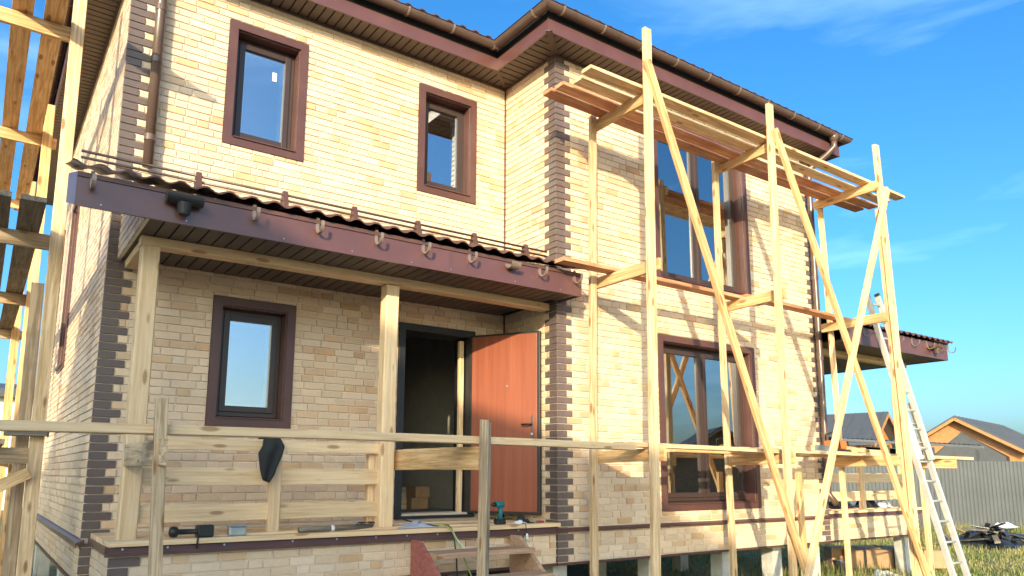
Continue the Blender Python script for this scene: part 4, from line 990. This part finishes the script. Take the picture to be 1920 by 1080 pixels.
# black film heap
hp_ = thing('debris_heap', (19.9, 8.3, 0), 'heap of black film and charred boards on the grass before the fence', 'heap')
rr = random.Random(5)
for k in range(26):
    a = rr.uniform(0, 6.3); r_ = rr.uniform(0, .9); x, y = 20.2+r_*math.cos(a)*1.25-.5, 8.35+r_*math.sin(a)*.9; z = .08+.42*(1-r_)*rr.uniform(.5, 1)
    d = Vector((rr.uniform(-1, 1), rr.uniform(-1, 1), rr.uniform(-.25, .25))).normalized()*rr.uniform(.25, .6)
    board('charred_board', 'film' if k % 4 else 'dirty', hp_, Vector((x, y, z))-d, Vector((x, y, z))+d, rr.uniform(.08, .16), rr.uniform(.02, .05), up=(rr.uniform(-.3, .3), rr.uniform(-.3, .3), 1))
crumple('film_sheet', 'film', (19.75, 8.45, 0), .9, .8, .42, 52, 'crinkled black film sheet spread under the debris heap', 'film')
ws = crumple('white_bag', 'white', (20.75, 8.4, .38), .34, .22, .16, 53, 'white sack lying on top of the black debris heap', 'bag')

# ------------------------------------------------------------------ fence and far buildings
FA, FB = Vector((14.2, 17.7, 0)), Vector((36.5, 1.95, 0))
fdv = (FB-FA).normalized(); fn = Vector((-fdv.y, fdv.x, 0)); 
if fn.dot(-FA) < 0: fn = -fn
fen = thing('sheet_fence', (FA+FB)/2, 'grey profiled sheet metal fence across the back of the plot', 'fence')
SW = 1.15; nS = int((FB-FA).length/SW)
prof = [(0, 0), (.035, 0), (.05, .02), (.085, .02), (.10, 0), (.115, 0)]
shared = None
for k in range(nS):
    if shared is None:
        vs = []; us = []
        for j in range(10):
            for (u, h) in prof[:-1]: us.append((j*.115+u, h))
        us.append((SW, 0))
        for (u, h) in us: vs += [(u, h, .04), (u, h, 2.06)]
        shared = bpy.data.meshes.new('fence_sheet'); shared.from_pydata(vs, [], [(2*i, 2*i+2, 2*i+3, 2*i+1) for i in range(len(us)-1)]); shared.materials.append(M['fence'])
    p = FA+fdv*(SW*k)+fn*(.004*(k % 2)); mw = Matrix(((fdv.x, fn.x, 0, p.x), (fdv.y, fn.y, 0, p.y), (0, 0, 1, rr.uniform(-.012, .012)), (0, 0, 0, 1)))
    place(bpy.data.objects.new('fence_sheet', shared), fen, mw)
    if k % 2 == 0: q = FA+fdv*(SW*k)-fn*.06; bx('fence_post', 'fence', fen, q.x-.03, q.x+.03, q.y-.03, q.y+.03, -.1, 2.05)
def gable_house(name, peak, wdir, half, eave, ridge, length, label, mats=('clad', 'roofdark'), window_=True, over=.9):
    """front gable centre at peak (x,y); wdir along the gable"""
    w = Vector((*wdir, 0)).normalized(); d = Vector((-w.y, w.x, 0)); 
    if d.dot(Vector((*peak, 0))) < 0: d = -d
    P = Vector((*peak, 0)); t = thing(name, P, label, 'house')
    def g(a, b, z): return P+w*a+d*b+Vector((0, 0, z))
    mb = MB(); pr = [(-half, 0), (half, 0), (half, eave), (0, ridge), (-half, eave)]
    mb.hexa([g(a, 0, z) for a, z in pr], [g(a, length, z) for a, z in pr]); mb.build('wall', mats[0], t)
    sl_ = (ridge-eave)/half; o = .35
    for s in (-1, 1):
        q = [(0, ridge+.05), (s*(half+o), eave-sl_*o+.05), (s*(half+o), eave-sl_*o+.25), (0, ridge+.25)]
        r_ = MB().hexa([g(a, -over, z) for a, z in q], [g(a, length+over, z) for a, z in q]).build('roof', mats[1], t)
        n = int(length/1.0)
        for k in range(n): 
            b0 = -over+.3+k*(length+over)/n
            MB().hexa([g(0, b0, ridge+.252), g(s*(half+o), b0, eave-sl_*o+.252), g(s*(half+o), b0+.04, eave-sl_*o+.252), g(0, b0+.04, ridge+.252)], [g(0, b0, ridge+.29), g(s*(half+o), b0, eave-sl_*o+.29), g(s*(half+o), b0+.04, eave-sl_*o+.29), g(0, b0+.04, ridge+.29)]).build('roof_seam', mats[1], r_)
        board('barge_board', mats[0] if False else 'clad', t, g(0, -over-.03, ridge-.02), g(s*(half+o), -over-.03, eave-sl_*o-.02), .05, .22)
    if window_:
        q = [(-half*.55, .3), (half*.75, .3), (half*.75, eave-.4), (half*.05, ridge-1.0), (-half*.55, eave-.6)]
        wn = MB().hexa([g(a, -.03, z) for a, z in q], [g(a, .01, z) for a, z in q]).build('gable_window', 'frame', t)
        MB().hexa([g(a*.93, -.05, z) for a, z in q], [g(a*.93, -.04, z) for a, z in q]).build('pane', 'roofdark', wn)
    return t
gable_house('far_house', (63.7, 28.4), (.17, -.985), 4.4, 3.5, 6.1, 14, 'far wooden gable house with dark roof at the right edge above the fence')
gable_house('far_house', (58.4, 32.1), (.98, .2), 3.4, 4.1, 6.4, 11, 'far wooden gable house with dark roof beyond the side terrace')
sh = thing('far_shed', (45, 24, 0), 'low open shed with dark corrugated roof behind the fence', 'shed')
def shed():
    a, b = Vector((31.6, 19.2, 0)), Vector((36.9, 15.45, 0)); d = (b-a).normalized(); n = Vector((-d.y, d.x, 0)); 
    if n.dot(a) < 0: n = -n
    za, zb = 3.3, 2.98
    def g(s, t, z): p = a+(b-a)*s+n*t; return (p.x, p.y, z)
    MB().hexa([g(0.02, 3.9, 0), g(.98, 3.9, 0), g(.98, 4, 0), g(0.02, 4, 0)], [g(0.02, 3.9, za-.2), g(.98, 3.9, zb-.15), g(.98, 4, zb-.1), g(.02, 4, za-.1)]).build('back_wall', 'darkgap', sh)
    for q in (.03, .35, .66, .97): p_ = g(q, .15, 0); bx('shed_post', 'roofdark', sh, p_[0]-.06, p_[0]+.06, p_[1]-.06, p_[1]+.06, 0, za+(zb-za)*q-.2)
    N = 60; vs = []
    for i in range(N+1):
        s = i/N; z = za+(zb-za)*s+.03*math.cos(i*math.pi)
        vs += [g(s, 0, z), g(s, 4.3, z+.2)]
    MB().add(vs, [(2*i, 2*i+2, 2*i+3, 2*i+1) for i in range(N)]).build('roof', 'roofdark', sh)
    MB().hexa([g(0, -.03, za-.13), g(1, -.03, zb-.13), g(1, .02, zb-.13), g(0, .02, za-.13)], [g(0, -.03, za-.02), g(1, -.03, zb-.02), g(1, .02, zb-.02), g(0, .02, za-.02)]).build('roof_edge', 'roofdark', sh)
shed()
# white walled neighbour seen between the posts of the side scaffold
def left_neighbour():
    t = thing('far_white_house', (1.5, 40, 0), 'far white walled building with dark roof seen between the side scaffold posts', 'house')
    bx('wall', 'whitewall', t, -9, 3.4, 40, 48, 0, 4.9)
    MB().hexa([(-9.6, 39.4, 4.9), (4.0, 39.4, 4.9), (4.0, 48.6, 4.9), (-9.6, 48.6, 4.9)], [(-9.6, 39.4, 5.25), (4.0, 39.4, 5.25), (2, 44, 5.9), (-7, 44, 5.9)]).build('roof', 'roofdark', t)
    for k in range(3):
        w = bx('window', 'frame', t, -6+3*k, -5+3*k, 39.95, 40.02, 1.2, 2.6); bx('pane', 'glass', w, -5.9+3*k, -5.1+3*k, 39.93, 39.945, 1.3, 2.5)
left_neighbour()
# neighbour behind the viewer: its gable throws the shade over the lower left of the house
def shade_house():
    ux, uy = math.cos(SUN_AZ), -math.sin(SUN_AZ)        # across the sun direction
    sx, sy = math.sin(SUN_AZ), math.cos(SUN_AZ)
    S = -15.0; T = math.tan(SUN_EL)
    zp = 5.78-T*S; u0 = -4.1; half = 6.0; sl_ = .42
    t = thing('neighbour_house', (u0*ux+S*sx, u0*uy+S*sy, 0), 'neighbouring gable house behind the viewer that throws shade on the porch', 'house')
    def g(u, s, z): return (u*ux+(S-s)*sx, u*uy+(S-s)*sy, z)
    ev_ = zp-half*sl_
    pr = [(-half, 0), (half, 0), (half, ev_-.15), (0, zp-.2), (-half, ev_-.15)]
    MB().hexa([g(u0+a, 0.4, z) for a, z in pr], [g(u0+a, 9, z) for a, z in pr]).build('wall', 'whitewall', t)
    for s in (-1, 1):
        q = [(0, zp-.16), (s*(half+.5), ev_-.5*sl_-.16), (s*(half+.5), ev_-.5*sl_), (0, zp)]
        MB().hexa([g(u0+a, 0, z) for a, z in q], [g(u0+a, 9.5, z) for a, z in q]).build('roof', 'roofdark', t)
    for (a, z) in ((-3.2, 1.2), (1.8, 1.2), (-3.2, 4.0), (1.8, 4.0)):
        w = MB().hexa([g(u0+a, .33, z), g(u0+a+1.4, .33, z), g(u0+a+1.4, .42, z), g(u0+a, .42, z)], [g(u0+a, .33, z+1.4), g(u0+a+1.4, .33, z+1.4), g(u0+a+1.4, .42, z+1.4), g(u0+a, .42, z+1.4)]).build('window', 'frame', t)
shade_house()
# houses across the lane, mirrored in the bay windows
gable_house('lane_house', (46, -40), (.9, .43), 4.0, 3.0, 6.2, 9, 'lane house behind the viewer mirrored in the bay windows', ('whitewall', 'roofdark'), window_=False)
gable_house('lane_house', (58, -34), (.8, .6), 4.5, 3.2, 6.0, 9, 'orange lane house behind the viewer mirrored in the bay windows', window_=False)

# ------------------------------------------------------------------ grass
def grass():
    rr = random.Random(77); vs = []; fs = []
    def blade(x, y, h):
        a = rr.uniform(0, 6.283); w = rr.uniform(.004, .009); lx, ly = math.cos(a)*h*.5*rr.random(), math.sin(a)*h*.5*rr.random(); dx, dy = -math.sin(a)*w, math.cos(a)*w; n = len(vs)
        vs.extend([(x-dx, y-dy, -.03), (x+dx, y+dy, -.03), (x+lx*.4+dx*.7, y+ly*.4+dy*.7, h*.6), (x+lx*.4-dx*.7, y+ly*.4-dy*.7, h*.6), (x+lx, y+ly, h)])
        fs.extend([(n, n+1, n+2, n+3), (n+3, n+2, n+4)])
    tuft = []
    for _ in range(420): tuft.append((rr.uniform(9, 26), rr.uniform(5.5, 14), rr.uniform(.04, .15)))
    for _ in range(60): tuft.append((rr.uniform(8.4, 13), rr.uniform(6.0, 7.6), rr.uniform(.12, .3)))
    for _ in range(140):
        p = FA.lerp(FB, rr.uniform(.1, .75))+fn*rr.uniform(.05, 1.2); tuft.append((p.x, p.y, rr.uniform(.15, .42)))
    for _ in range(160): tuft.append((rr.uniform(-2.5, .7), rr.uniform(7.5, 15), rr.uniform(.1, .45)))
    for (x, y, h) in tuft:
        s = rr.uniform(.08, .3)
        for _ in range(int(20+h*90)): blade(x+rr.gauss(0, s), y+rr.gauss(0, s), h*rr.uniform(.4, 1.1))
    for _ in range(30000): blade(rr.uniform(9, 25), rr.uniform(5, 13.5), rr.uniform(.015, .05))
    me = MB(); me.v = [Vector(v) for v in vs]; me.f = fs
    tag(me.build('grass', 'grass', None, origin=(0, 0, 0)), 'rough green grass growing round the scaffold feet and along the fence', 'grass', kind='stuff')
grass()
